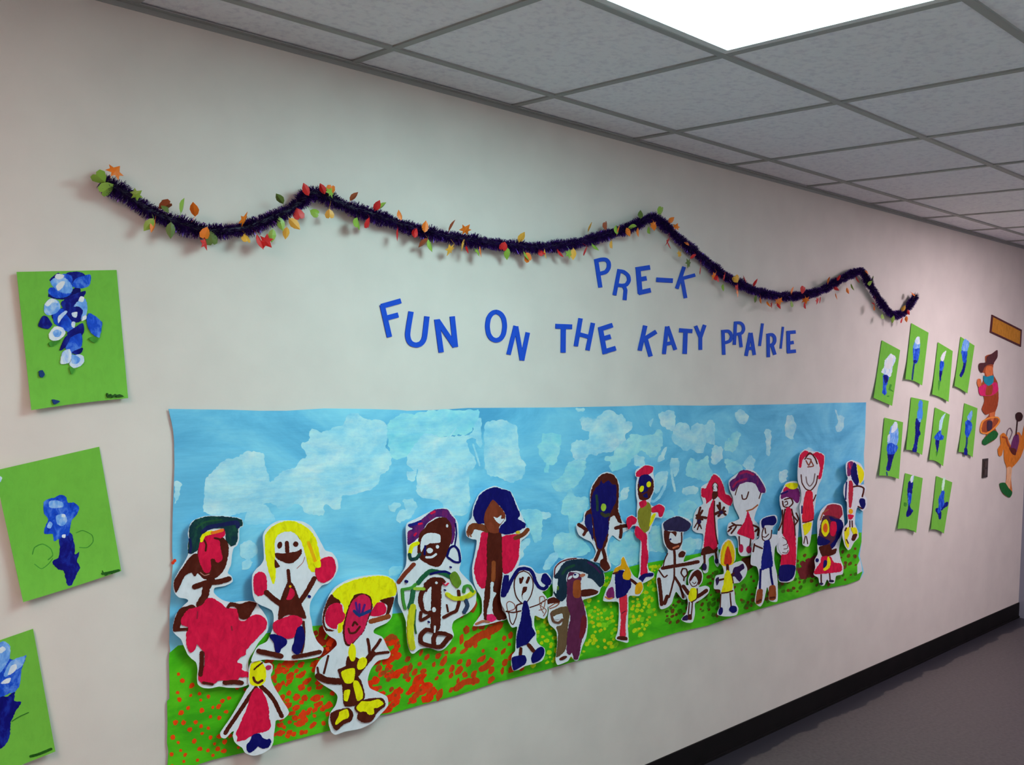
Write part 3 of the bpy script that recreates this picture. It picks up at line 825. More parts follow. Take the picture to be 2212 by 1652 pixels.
# ------------------------------------------------------------------ green flower sheets
def sheet_corners(label, corners, org, block, h0=0.003, curl=(0.004, 0.003, 0, 0.012), th=0.00012, wavy=0, jit=0.9, group='blue flower paintings on green paper'):
    c = ' '.join('%.2f,%.2f' % p for p in corners)
    return cutout(label, org, 'green_paper pg Q %s\n%s' % (c, block), h0, curl, group, 'flower_painting', 'painting', jit, 10.0, th)
def edge(corners, wob):
    """four corners with extra points on the bottom edge so it can bow"""
    tl, tr, br_, bl_ = corners
    b = [(br_[0]+(bl_[0]-br_[0])*t, br_[1]+(bl_[1]-br_[1])*t+wob*math.sin(math.pi*t)) for t in (0, .2, .4, .6, .8, 1)]
    return [tl, tr]+b
sheet_corners('largest green sheet at upper left, with a tall cluster of blue and white petals',
 edge([(148,112),(1040,95),(1143,1238),(280,1345)], -8), (0, 560, 4.13), '''
petal dn P 440,185 520,120 560,170 500,215
petal nv P 430,330 450,260 520,250 620,280 700,240 720,300 640,340 560,360 480,350
petal bl P 430,300 450,250 560,270 640,300 580,340 500,345
petal dn P 600,120 700,110 760,140 720,200 640,210 580,170
petal bl P 700,160 800,135 812,180 790,240 720,260 640,240 660,190
petal bl P 560,130 640,150 640,230 560,240 500,200
petal lb P 450,200 520,150 600,180 650,250 630,300 560,300 500,270
petal wh P 510,130 570,140 560,170 520,180 490,160
petal wh P 500,240 540,200 580,200 560,250 520,280
petal dn P 550,380 640,320 760,280 755,320 700,400 640,430 560,430
petal dn P 460,480 560,430 640,420 740,430 770,500 700,560 620,560 530,560 480,540
petal bl P 480,460 560,440 600,500 640,560 600,620 530,600 480,560
petal lb P 395,470 400,400 450,350 520,370 540,430 500,480 430,500
petal pb P 400,400 450,350 500,360 520,390 470,385 430,420
petal lb P 660,420 700,370 760,350 780,420 770,500 720,540 740,460 700,420
petal pb P 720,330 750,340 740,380 700,370
petal bl P 540,560 600,520 640,560 660,620 620,650 560,620
petal pb P 520,510 580,460 600,470 550,530 520,570
petal pb P 640,480 690,470 680,520 650,510
petal pb P 640,560 670,560 665,610 640,600
petal dn P 600,660 680,600 740,570 750,640 720,690 650,700
petal bl P 580,740 640,690 720,660 735,720 720,790 640,840 590,800
petal dn P 535,810 580,700 640,660 620,720 580,790
petal dn P 640,830 700,800 740,790 730,830 690,850
petal pb P 440,660 490,600 560,610 585,660 540,710 490,730 445,710
petal lb P 470,650 510,625 550,650 530,690 490,690
petal dn P 345,595 380,510 420,510 465,580 430,620
petal bl P 800,480 840,500 910,560 905,620 885,700 820,660 785,600 775,520
petal pb P 540,920 560,830 620,800 640,860 620,920 560,935
petal pb P 620,930 680,850 740,860 752,910 720,950 660,970
petal lb P 640,850 680,860 720,890 690,930 640,925
petal pb P 740,510 770,500 770,530 730,550
leaf_dab sg P 440,740 540,720 500,760 450,780
leaf_dab sg P 790,710 830,690 880,700 850,745
leaf_dab sg P 620,960 670,980 640,1025
petal ink P 350,1000 380,990 400,1030 375,1055 355,1040
petal ink P 470,1250 535,1265 490,1295 475,1280
written_name (30,70,20) S14 960,1200 965,1225 1000,1220 1040,1215 1090,1218
written_name (30,70,20) S8 965,1230 990,1205 1010,1230 1030,1205 1050,1228 1070,1208 1100,1222
''', curl=(0.010, 0.002, 0, 0.014))
sheet_corners('tilted green sheet at left edge, with one round blue bloom on a navy stem',
 edge([(-52,316),(885,102),(1082,1210),(208,1488)], 6), (0, 940, 4.13), '''
smudge sg S10 290,1060 310,1000 380,970 450,1010 470,1070 430,1110
smudge sg S8 310,1150 370,1190 430,1150 470,1100
smudge sg S8 680,870 740,850 820,890 830,950 780,1000 710,1000
smudge pb P -10,360 20,380 0,420 -20,410
stem dn P 530,920 600,870 640,880 665,980 670,1060 710,1035 690,1120 718,1180 690,1230 640,1335 600,1335 570,1215 510,1190 465,1130 520,1090 535,1010
bloom bl P 390,600 440,565 490,555 540,530 590,550 605,600 660,600 705,640 690,700 640,760 625,840 610,890 550,910 485,945 470,880 400,880 395,840 430,750 395,700
bloom_highlight lb P 440,590 500,580 560,600 560,640 480,650 440,640
bloom_highlight lb P 500,720 570,700 600,760 560,810 510,790
bloom_highlight lb P 440,770 470,790 450,830 420,820
bloom_highlight pb P 550,705 580,705 580,730 550,730
bloom_highlight pb P 555,890 585,885 580,915 555,910
written_name (30,80,20) S22 915,1235 980,1225 1060,1205
written_name (30,80,20) S8 915,1210 940,1250 980,1225 1000,1235
''', curl=(0.022, 0.006, 0, 0.016))
sheet_corners('green sheet cut off at lower left corner, with a spiky light and dark blue bloom',
 edge([(-730,640),(335,272),(562,1515),(-470,1925)], 0), (0, 1300, 4.6925), '''
stem dn P -200,900 60,960 150,900 145,1000 215,1015 160,1110 110,1220 95,1380 20,1480 -120,1520
bloom bl P -200,400 -60,420 60,480 100,440 90,560 150,590 265,540 230,650 215,700 200,840 150,910 90,930 -30,970 -200,900
bloom_highlight lb P -60,460 30,400 100,440 100,560 60,640 0,720 -60,700
bloom_highlight lb P 110,600 250,550 230,640 180,680 130,700 60,760 40,730
bloom_highlight pb P 80,740 110,650 160,630 170,670 130,720
bloom_highlight pb P 10,820 60,780 110,770 90,820 20,830
bloom_highlight pb P -20,480 30,450 60,480 10,520
grass_line (50,110,40) S8 120,1210 200,1160 290,1120
written_name (30,80,20) S24 310,1565 400,1540 520,1490
''', curl=(0.008, 0.012, 0, 0.010))
QA, QB, QC, QD = (1880, 690, 6.354), (1990, 710, 5.507), (1890, 860, 5.507), (1990, 860, 5.51)
G2 = 'blue flower paintings on green paper'
sheet_corners('green sheet nearest the mural in the top row, pale bloom over a blue stem', edge([(160,285),(410,420),(300,1185),(45,1075)], 0), QA, '''
stem bl P 175,760 240,750 255,800 235,880 215,940 225,1000 200,1040 165,1000 175,900
stem dn P 180,770 240,770 240,850 200,870
leaf_dab sg P 250,960 270,890 295,900 280,950 320,990 260,970
leaf_dab sg P 225,1050 260,1040 255,1065
bloom pb P 150,720 190,640 200,560 250,500 280,470 340,500 350,560 310,640 300,720 270,790 230,760 190,750
bloom_highlight wh P 200,640 250,540 310,530 300,620 260,680
''')
sheet_corners('highest green sheet of the right cluster, tapered white to blue bloom on a thin stem', edge([(565,50),(800,180),(712,905),(480,820)], -20), QA, '''
stem ink S24 605,590 590,680 575,820
bloom bl P 590,350 640,330 680,400 670,500 640,600 595,590 585,480
stem dn E 615,575 28,25
bloom_highlight lb P 600,330 630,290 680,300 680,380 640,400 595,400
bloom_highlight pb P 610,300 640,240 675,240 680,330 640,340
''')
sheet_corners('green sheet in the middle row nearest the mural, light top on a broad blue bloom', edge([(115,230),(335,285),(285,960),(50,920)], -14), QC, '''
stem dn P 150,650 235,640 215,720 180,855 140,860 135,830 155,740
stem ink S16 140,880 145,915
bloom bl P 150,550 200,520 265,560 270,600 230,660 160,665 140,600
bloom_highlight lb P 155,480 190,340 230,320 275,360 280,480 255,560 200,530 150,540
bloom_highlight pb P 200,350 235,280 265,290 270,350 230,400 190,410
bloom_highlight pb P 155,440 180,430 175,510 150,520
''')
sheet_corners('green sheet with a long unbroken blue streak from top to bottom edge', edge([(433,-12),(640,32),(562,675),(370,612)], -16), QC, '''
stem dn P 490,240 540,270 530,370 545,420 520,470 505,560 495,640 445,625 465,540 480,440 480,340
bloom_highlight (64,130,214) P 515,60 545,20 570,50 565,130 570,210 545,270 510,260 500,180 520,120
bloom_highlight lb P 520,250 545,240 545,280 525,280
''')
sheet_corners('bottom row green sheet nearer the mural, navy wavy stem with a white tip', edge([(360,890),(570,950),(490,1600),(270,1555)], -24), QC, '''
stem dn P 400,990 455,1000 445,1100 430,1200 420,1290 455,1340 410,1400 370,1405 385,1330 395,1270 385,1140
stem bl P 395,1130 435,1140 430,1230 400,1280
leaf_dab sg P 345,1240 380,1250 370,1290 345,1280
bloom_highlight pb P 420,960 440,920 465,920 450,990 430,1005
written_name (40,90,30) S6 420,1570 470,1580
''')
sheet_corners('top row green sheet with a slim white-tipped blue bud above a faint green stem', edge([(200,160),(375,265),(325,870),(130,780)], -10), QB, '''
stem sg P 205,620 230,620 210,740 200,700
stem dn P 220,480 255,480 240,570 230,630 215,590
bloom bl P 225,390 265,385 272,440 250,500 220,490
bloom_highlight wh P 232,340 260,290 298,260 285,320 262,385 235,375
''')
sheet_corners('top row green sheet farthest right, broad pale blue top narrowing to navy', edge([(470,95),(635,200),(550,770),(395,680)], -6), QB, '''
stem dn P 500,360 540,370 530,440 510,520 475,578 455,550 480,500 500,430
bloom bl P 480,260 545,260 545,330 530,400 500,400 485,330
bloom_highlight lb P 480,250 500,150 530,120 570,160 565,220 545,265
''')
sheet_corners('middle row green sheet with a dark arrow shaped blue bloom', edge([(165,935),(340,1020),(260,1635),(95,1560)], -22), QB, '''
stem sg P 175,1460 200,1460 180,1520
stem dn P 175,1310 215,1320 210,1390 190,1470 180,1420 168,1360
bloom bl P 155,1290 190,1240 235,1200 240,1250 270,1280 255,1320 215,1325 175,1320
bloom_highlight (170,205,225) P 210,1200 220,1100 250,1040 290,1005 260,1090 245,1180 230,1210
''')
sheet_corners('middle row green sheet farthest right, oval blue bloom over a dark dripping stem', edge([(515,885),(670,945),(612,1530),(445,1465)], -20), QB, '''
stem ink S22 545,1280 540,1370 530,1420
stem dn P 515,1420 550,1430 545,1500 510,1490
bloom bl P 525,1110 560,1080 600,1120 605,1180 570,1270 545,1295 520,1240 525,1180
bloom_highlight lb P 550,1040 600,970 610,1010 590,1090 555,1080
''')
sheet_corners('bottom row green sheet farther from the mural, blue bloom with a forked dark foot', edge([(180,925),(370,1000),(270,1610),(115,1560)], -18), QD, '''
stem dn P 235,1300 290,1240 320,1235 315,1280 270,1310 240,1340
stem dn P 175,1310 205,1310 240,1360 235,1430 210,1440 200,1390 170,1340
bloom bl P 210,1180 250,1100 280,1110 270,1200 275,1260 240,1320 215,1370 190,1350 210,1280 205,1230
bloom_highlight (190,225,200) P 245,1040 265,950 285,950 275,1050 262,1100 245,1090
''')

# ------------------------------------------------------------------ decorations at the far right
R_ORG = (2090, 660, 3.842)
cutout('card cowgirl figure with pink shirt and orange lasso standing on grass', R_ORG, '''
card (150,70,40) P 150,500 150,420 200,400 245,370 245,430 215,490 215,570 250,640 258,740 250,830 225,900 240,940 265,960 230,1010 250,1060 230,1110 150,1155 128,1120 160,1060 115,1045 110,1000 140,950 180,900 125,870 140,790 130,745 95,690 80,640 95,605 115,650 140,600 145,560 110,550 95,520 100,480
hair hb P 150,470 160,425 200,400 248,368 248,430 210,480 150,500 120,558 95,530 98,480
face sk P 160,505 205,505 212,550 200,592 165,592 148,545
hair hb S20 140,500 180,470 210,480
hand sk P 85,610 110,610 115,650 100,685 80,650
leg sk P 180,880 230,880 215,950 180,1030 165,1000 190,950
skirt vb P 155,750 250,740 256,790 235,870 190,890 150,905 120,860 140,800
shirt pk P 105,670 150,650 210,640 242,640 256,700 205,745 110,745 92,690
vest vb P 162,660 208,660 200,735 150,740
scarf tl P 135,580 160,590 215,580 212,640 172,665 138,632
boot (60,40,60) P 165,960 205,960 200,1030 165,1040
grass_tuft tg P 128,1115 170,1070 222,1035 255,1060 240,1100 190,1132 150,1157 125,1145
lasso rp S12 112,1010 130,960 190,930 250,928 266,960 230,1010 165,1058 118,1052 110,1020
''', 0.003, (0.001, 0.001, 0, 0.001), 'western card decorations', 'cowgirl_cutout', 'wall decoration', 0.2, 12)
cutout('orange card bucking horse at the right edge, its rider waving a dark hat', R_ORG, '''
card (196,110,50) P 258,1240 252,1190 275,1150 272,1080 300,1055 330,1085 345,1130 375,1185 380,1110 400,1060 430,1050 452,1080 470,1000 500,960 520,1040 480,1150 440,1260 385,1330 368,1350 362,1450 372,1550 350,1592 300,1565 268,1500 275,1470 318,1470 325,1350 305,1280 300,1190 285,1240 270,1250
horse_body ho P 258,1240 252,1190 275,1150 272,1080 300,1058 330,1090 345,1140 380,1210 410,1215 440,1130 470,1000 500,960 520,1040 480,1150 440,1260 385,1330 345,1352 308,1290 300,1190 285,1240 270,1250
leg lg P 328,1345 368,1345 358,1450 350,1520 318,1500 326,1430
mane vb S14 290,1090 320,1100 335,1150 370,1200
rider (104,44,96) P 385,1085 420,1068 428,1130 395,1240 355,1200
saddle (90,34,30) P 345,1180 400,1190 400,1240 370,1230
grass_tuft tg P 268,1475 312,1470 340,1510 372,1550 350,1592 300,1562 275,1520
arm dk S9 416,950 410,1010 404,1075
waved_hat dk P 400,905 418,885 445,888 460,915 450,950 425,962 405,945
rein (120,100,110) S6 325,1080 335,1035 355,1015 372,1050 350,1110
''', 0.003, (0.001, 0.001, 0, 0.001), 'western card decorations', 'horse_cutout', 'wall decoration', 0.2, 12)
# plain brown board with a darker rim
pr = parse('board (96,52,48) Q 205,75 452,200 445,342 190,222', R_ORG)
sh = Sheet(0.006, (0, 0, 0, 0), bbox_of(pr)); V, F = geom('Q', pr[0][3], R_ORG, 0)
bo = sh.build('name_board', V, F, paint((78, 40, 44)), None, 0, back=0.006)
tag(bo, 'blank orange brown board with dark rim, high on the wall at the far right', 'board')
V, F = geom('Q', [[(214,96),(440,212),(434,322),(202,214)]], R_ORG, 0)
Sheet(0.0066, (0, 0, 0, 0), bbox_of(pr)).build('panel', V, F, paint('bd'), bo, 0, back=0.0006)
# dark wall plate low beside the horse
a = wall_pt(2090+122/3.842, 660+1272/3.842, 0); b = wall_pt(2090+158/3.842, 660+1422/3.842, 0)
M_PLATE = simple('dark_plate', (0.03, 0.018, 0.014), 0.4)
x0, x1, z0, z1 = a.x, b.x, b.z, a.z
pl = bpy.data.objects.new('outlet_plate', None); COL.objects.link(pl); pl.location = ((x0+x1)/2, 0, z0)
tag(pl, 'small dark brown wall plate below the cowgirl cutout', 'wall plate')
cx = (x0+x1)/2; hw_ = (x1-x0)/2; hz = z1-z0
boxes('plate', [(-hw_, hw_, -0.006, 0.0, 0.0, hz)], M_PLATE, pl)
for k, zz in enumerate((0.13*hz, 0.56*hz)):
    boxes('socket', [(-hw_*0.55, hw_*0.55, -0.010, -0.006, zz, zz+0.3*hz)], M_DOOR if False else simple('socket_brown', (0.06, 0.035, 0.028), 0.4), pl)

# ------------------------------------------------------------------ the painted paper people
FA, FB, FC, FD = (340,1090,4.0286), (520,1100,4.858), (460,1400,6.555), (660,1230,4.4636)
FE, FF, FG, FH = (840,1080,4.86), (990,1030,4.861), (1060,1190,6.119), (1230,1000,4.132)
FI, FJ, FK = (1400,1000,4.5875), (1560,960,4.591), (1720,960,5.1625)
cutout('large paper figure at left edge, green hair, red face and wide crimson dress', FA, '''
paper wh P 335,125 420,98 560,96 690,110 738,130 747,185 715,205 712,300 695,352 665,375 650,430 640,520 612,592 645,620 655,668 590,705 500,722 492,765 525,800 575,832 650,848 720,840 800,835 870,850 880,880 920,930 958,1000 962,1085 930,1140 880,1200 840,1270 800,1335 790,1380 800,1450 830,1500 800,1560 720,1590 620,1592 540,1582 460,1597 395,1592 352,1562 345,1500 350,1430 335,1370 298,1340 262,1300 235,1240 205,1170 170,1140 135,1100 140,1030 165,950 225,880 270,838 250,818 185,805 150,765 138,715 145,660 185,580 235,500 268,430 262,360 275,300 265,250 290,160
face br P 370,310 400,290 520,260 600,310 622,380 606,500 572,580 520,630 460,652 400,642 355,600 320,590 350,400
face cr P 390,290 450,240 520,225 585,210 585,270 545,300 550,380 568,470 540,500 510,500 495,470 462,478 470,540 450,590 412,590 375,520 355,440 365,340
forehead ye S34 382,310 405,262 470,240
forehead (226,110,30) S26 475,245 520,235 565,222
nose br S16 410,310 425,350 420,400
brow br S18 500,290 540,300 560,330
mouth (170,110,100) S8 375,590 410,615 450,605
hair dg P 335,130 420,105 560,100 690,115 735,132 740,185 705,200 700,290 682,345 640,362 600,310 585,212 520,205 430,225 385,260 365,330 350,395 290,430 268,420 270,350 280,290 275,220 300,160
hair (22,26,76) S36 395,235 450,195 560,175 690,155 700,190
hair (22,26,76) S22 285,300 292,360 285,410
hair (30,74,46) S14 340,200 420,150 560,130
arm br P 350,430 290,450 240,520 190,590 150,660 145,720 165,765 200,700 240,620 300,590 320,620 345,600
arm br S44 325,715 380,695 430,680 540,670 625,645
neck br S62 470,650 430,720 415,790 370,870
arm br S60 305,900 220,930 185,1000 165,1070
arm br S24 150,1092 220,1085 285,1082
hand br P 600,900 640,850 720,862 800,842 865,858 830,930 790,990 720,990 690,900 640,885 610,925
dress cr P 480,812 560,860 600,900 690,910 710,1000 760,1010 830,962 900,960 950,1010 945,1080 900,1130 840,1190 770,1270 770,1300 720,1330 695,1370 735,1390 740,1440 800,1460 800,1500 720,1500 690,1530 540,1530 490,1560 400,1560 362,1520 370,1450 410,1400 410,1290 370,1240 345,1210 330,1260 290,1290 260,1230 255,1130 270,1070 210,1040 215,980 270,910 350,890 400,860 430,820
fold ma S10 350,930 345,990
fold ma S14 645,1060 650,1090
leg br S34 390,1290 388,1390 376,1480
foot br S22 400,1548 480,1562
foot br S38 590,1550 660,1542 735,1550
''', 0.014, (0.017, 0.004, 0.003, 0.010))
cutout('smiling paper figure with long yellow hair and raised red hands', FB, '''
paper wh P 520,115 400,120 310,165 250,230 232,290 240,420 243,520 213,580 158,630 122,690 118,780 128,900 150,960 200,1000 270,1030 325,1060 345,1110 345,1180 332,1260 300,1340 270,1390 190,1430 150,1480 125,1540 110,1595 170,1592 250,1575 420,1582 540,1585 700,1570 830,1540 862,1490 870,1455 800,1380 760,1280 745,1180 725,1090 730,980 780,890 850,800 920,775 980,712 1022,620 1012,530 960,455 890,430 850,360 800,270 740,180 650,128
face wh P 350,290 420,230 520,215 600,270 650,370 675,480 640,570 560,600 440,590 370,540 350,400
head_outline br S11 350,295 420,232 520,216 590,262 622,312
head_outline (150,80,70) S6 672,500 650,560 590,620
hair ye P 255,300 280,230 360,160 460,125 560,125 650,160 740,230 790,310 820,430 840,560 790,600 775,655 740,655 710,600 680,480 650,380 610,290 540,235 460,235 390,270 360,330 360,500 370,620 365,730 345,785 320,740 290,640 262,500
hair og S34 712,350 752,460 795,580
eye br E 410,375 26,38 15 / 578,365 28,30
nose br S44 485,352 490,440
mouth br P 360,460 440,462 520,452 590,440 638,415 640,460 600,520 550,560 490,565 420,540 375,510
cheek br P 360,525 395,570 410,600 360,610
hand cr P 155,680 200,655 250,670 275,740 275,830 245,890 190,910 150,880 135,800 138,720
neck br S34 500,642 508,720 515,800
arm br S56 270,872 360,950 420,990
arm br S48 775,725 700,860 630,965
hand cr P 840,530 900,500 960,500 990,550 1000,640 960,720 880,770 820,750 790,690 785,620 830,600
hair ye P 770,560 835,540 840,600 810,615 780,600
bracelet nv E 722,915 18,16
torso br P 510,750 560,800 600,900 640,1000 690,1140 600,1130 560,1110 480,1110 400,1160 405,1050 420,960 450,870 480,800
tie cr P 520,825 560,850 565,900 530,945 480,945 500,890
button og E 520,808 14,14
skirt cr P 480,1130 560,1110 640,1140 645,1200 590,1250 560,1340 490,1357 420,1340 360,1290 340,1230 360,1180
trouser nv P 310,1320 350,1310 430,1330 485,1370 480,1420 430,1460 410,1500 380,1515 365,1480 350,1400 312,1350
leg br S22 662,1180 668,1300 660,1420 640,1500
trouser nv P 600,1240 640,1225 665,1270 675,1350 650,1450 610,1520 570,1515 540,1470 560,1400 575,1320
foot br S52 195,1490 300,1512 425,1540
foot br S38 560,1550 700,1525 835,1495
''', 0.014, (0.016, 0.004, 0.003, 0.010))
cutout('small paper girl at the bottom, yellow face, crimson gown and blue shoes', FC, '''
paper wh P 600,165 680,175 740,215 800,205 845,245 842,320 820,380 830,460 870,550 930,650 990,750 1055,850 1075,920 1010,992 950,1012 890,1022 880,1110 862,1230 855,1330 810,1420 710,1485 600,1518 520,1512 450,1472 415,1410 340,1360 300,1310 282,1240 300,1170 270,1180 180,1272 120,1262 103,1200 160,1110 250,980 340,830 420,690 480,580 515,535 500,480 505,400 510,300 530,215
arm br S58 610,560 520,680 420,830 320,980 230,1110 175,1200
arm br S62 680,540 800,650 880,760 930,870 975,960
dress cr P 640,560 690,590 740,680 770,750 790,850 800,980 825,1080 790,1160 700,1190 600,1210 520,1260 440,1300 340,1320 350,1260 325,1200 380,1080 450,920 500,790 540,660 590,580
face ye P 560,210 640,175 700,210 745,280 755,370 740,460 690,520 610,535 540,512 515,430 520,330 532,250
ear mg P 745,265 780,240 825,250 820,290 780,310 750,300
brow br S22 585,300 625,260 700,205
brow br S14 640,260 660,230
mouth br S34 575,415 595,465 640,488 700,455
shoe nv P 570,1220 660,1210 700,1260 760,1290 810,1280 825,1330 790,1400 700,1420 640,1390 590,1440 520,1480 480,1440 480,1370 530,1310
''', 0.030, (0.006, 0.004, 0.0, 0.006))
cutout('paper figure with broad yellow hair, red ears and yellow patched brown body', FD, '''
paper wh P 720,50 560,60 400,102 285,170 232,240 195,330 165,420 160,500 185,590 230,640 290,680 300,730 230,800 150,860 100,940 92,1030 130,1080 200,1130 280,1180 310,1230 290,1310 240,1380 222,1470 245,1560 290,1592 380,1562 520,1535 640,1480 720,1400 795,1310 785,1225 700,1180 620,1140 600,1060 630,960 700,880 795,855 820,810 785,740 740,650 660,612 670,568 785,512 832,450 845,330 888,200 873,118 805,68
ear br P 250,240 330,290 330,330 240,340 200,400 180,480 200,560 280,590 200,592 165,520 170,420 205,310
ear br P 720,290 852,265 830,370 800,440 770,450 790,350 730,312
ear_lobe ob S48 630,500 720,475 800,452
hair ye P 260,240 330,160 440,110 600,70 740,60 830,90 880,160 870,240 820,265 730,290 660,370 620,260 540,235 460,270 420,350 400,420 375,500 350,600 315,610 315,530 360,450 370,370 330,300
ear cr P 190,440 230,350 300,320 350,340 360,400 385,440 360,500 310,530 300,570 250,565 200,520
ear cr P 690,320 750,320 780,370 770,420 700,450 620,440 650,380
face br P 470,250 540,225 615,250 643,310 643,380 600,500 560,600 500,670 430,735 382,720 362,640 362,540 392,430 420,340
face (196,26,72) P 490,270 560,238 620,280 630,360 600,470 560,590 500,660 430,722 395,700 377,620 388,500 412,400 442,320
eye (70,24,110) S22 485,320 505,430 / 520,335 520,450 / 570,340 545,420
eye ink S30 470,400 520,440 620,398
mouth br S20 415,570 430,612 480,605 525,550
nose br S20 455,540 475,505 500,530
neck br P 408,840 500,850 545,900 520,990 400,960
neck ye E 453,800 36,88
arm br S58 500,1000 560,920 650,810
finger br S24 620,800 615,740 602,672 / 650,780 690,730 725,675 / 650,820 720,805 800,797
arm br S62 125,1030 220,1070 340,1078
finger br S16 130,1020 118,945 / 180,1000 200,920 222,832
torso br P 400,880 480,890 512,920 492,1000 540,1080 572,1200 560,1260 480,1310 380,1315 365,1200 355,1100 328,1010 318,965 390,930
patch ye P 345,985 470,950 470,1060 440,1095 380,1090
patch ye E 545,905 66,42 -60
patch ye P 470,1070 510,1080 550,1170 550,1240 500,1265 475,1180 460,1110
patch ye P 375,1170 430,1160 415,1240 400,1270 370,1255
shoe br P 250,1390 330,1350 430,1340 460,1400 440,1460 370,1490 320,1540 290,1547 250,1470
shoe br P 490,1310 560,1258 680,1240 750,1245 772,1310 700,1370 640,1460 560,1477 505,1440 510,1390 480,1350
patch ye P 330,1370 400,1345 420,1390 410,1430 360,1450 300,1495 285,1480 320,1410
patch ye P 490,1330 540,1270 620,1270 700,1250 755,1290 700,1330 660,1340 660,1390 610,1400 580,1370 520,1370
''', 0.016, (0.016, 0.004, 0.002, 0.008))
cutout('paper figure with purple hair, blue loop earring and green striped coat', FE, '''
paper wh P 600,82 500,92 400,135 300,187 195,240 178,300 183,420 188,560 178,690 120,790 75,870 85,920 95,1000 100,1080 150,1190 180,1280 185,1400 200,1520 228,1600 262,1612 330,1562 420,1552 520,1582 580,1562 640,1500 682,1420 662,1340 682,1270 760,1222 850,1170 912,1080 915,960 872,880 802,808 742,735 755,660 765,600 748,500 735,380 725,240 683,168 642,108
hair pu P 200,330 250,300 205,275 300,235 380,170 480,100 610,95 650,150 700,210 695,300 690,400 650,460 600,200 500,180 400,250 330,370 260,440 200,470 195,380
hair (20,24,110) S30 215,265 270,250 330,225
hair cr S22 315,250 345,245 / 445,140 480,122 / 270,370 285,350
face br P 420,240 520,185 600,185 655,260 660,400 625,520 585,620 540,690 480,700 400,665 330,620 300,540 310,420 330,340 380,290
face wh P 350,390 400,350 480,345 540,370 540,440 500,450 450,455 380,480 340,545 330,480
eye wh E 430,530 34,28
eye br S22 395,500 440,462 490,500 470,565 410,578 390,540
mouth wh S24 395,600 450,598 495,568
nose nv S20 382,482 376,570
tooth wh E 510,490 18,20 / 612,270 12,18
earring ye S38 305,452 245,480 225,550
earring dg S34 218,570 232,620 290,612 325,570
earring nv S22 612,590 640,510 690,482 735,535 748,645 690,648 622,602
earring nv S12 702,245 712,350 695,475
arm (112,44,26) S40 265,675 180,765 105,860
coat (26,84,52) S44 310,870 370,800 445,745 560,765 650,810
collar nv S24 440,775 520,755 600,752 650,778
body br S100 500,880 500,1000 498,1150 490,1330
body br P 380,870 450,815 560,815 600,860 560,890 540,960 450,960 390,960 370,900
sleeve br S46 420,890 350,970 335,1060 370,1160 450,1185
sleeve br S30 340,1180 338,1262 430,1215
sleeve br S30 735,955 742,1060 712,1160 650,1192 580,1232
sleeve br S14 612,1100 625,1172
gap wh P 400,960 445,910 440,1060 430,1160 380,1150 370,1060
button wh E 475,1150 20,26 / 500,868 14,14
coat (98,130,34) P 640,790 700,750 740,800 762,870 722,925 670,880
coat gr S28 145,940 240,922 285,885 / 145,950 155,1060 175,1140
coat (34,90,60) S44 260,950 245,1050 222,1130
coat lm S30 270,930 370,932
coat ybr S66 255,1120 232,1290 232,1440 250,1545
coat (50,100,50) S12 285,1150 275,1300 290,1400
cuff ybr S44 620,990 680,1030 780,1030 850,1000 895,965
cuff gr S28 790,965 802,910 850,902 882,960
cuff (40,60,90) S34 812,1050 830,1110 795,1180
shoe br S40 480,1380 400,1362 342,1420 342,1490 400,1520 500,1542 560,1532 620,1460 655,1432 590,1402 505,1402 475,1460 482,1530
gap wh S16 486,1325 480,1385
dot nv E 190,855 15,17 / 425,1280 9,11 / 655,705 9,10 / 595,945 9,9
scribble cr S7 570,870 600,897 632,872
''', 0.014, (0.010, 0.006, 0.002, 0.008))
cutout('tall paper figure with round navy hair, brown body and crimson cape', FF, '''
paper wh P 380,93 290,128 220,178 168,280 148,360 140,430 92,490 78,560 88,620 140,652 192,662 185,750 165,850 145,960 158,1090 190,1180 240,1270 250,1350 245,1430 200,1500 158,1562 250,1562 330,1542 430,1515 520,1490 530,1430 490,1300 470,1200 475,1040 560,1012 622,950 652,850 652,740 662,670 702,640 748,590 752,538 712,528 706,490 664,400 614,280 574,188 542,146 460,118
cape cr P 250,575 335,585 330,680 320,760 320,900 320,1000 310,1100 285,1165 240,1167 200,1120 180,1060 165,980 180,880 210,760 230,660
cape cr P 450,640 560,603 640,608 648,680 638,780 635,850 600,930 560,990 490,1020 450,960 445,820
arm (110,50,24) S68 118,580 150,520 230,525 310,555
hand (150,84,60) S14 95,600 110,625 / 120,600 135,625
arm (110,50,24) S44 600,642 680,605 728,555
body br P 330,560 440,560 460,640 460,800 465,950 462,1100 450,1300 462,1400 512,1450 500,1490 410,1500 370,1440 360,1340 370,1240 340,1200 330,1300 300,1400 310,1500 270,1490 270,1300 282,1180 302,1000 302,850 300,700
body ob S44 372,900 370,1000 366,1080
hair nv P 380,105 290,140 220,200 175,300 155,370 170,440 210,490 250,490 280,480 275,400 310,320 360,240 400,270 460,330 500,400 500,460 460,500 420,560 440,590 500,605 570,590 640,560 700,530 710,495 660,460 625,440 650,390 610,300 570,200 540,150 470,130
face (116,48,26) P 360,240 420,290 470,350 497,410 472,470 432,520 420,585 340,585 290,530 270,450 280,380 310,315
mouth wh P 370,418 410,430 450,400 450,440 482,440 440,492 400,465
leg_gap wh P 340,1110 372,1110 365,1200 398,1220 362,1300 350,1430 312,1440 322,1330 337,1250
bracelet (196,170,30) E 628,582 24,18
shoe (216,30,90) P 305,1450 360,1440 402,1490 350,1522 300,1502
foot (168,96,70) S24 190,1545 260,1515 320,1522
''', 0.012, (0.014, 0.004, 0.002, 0.010))
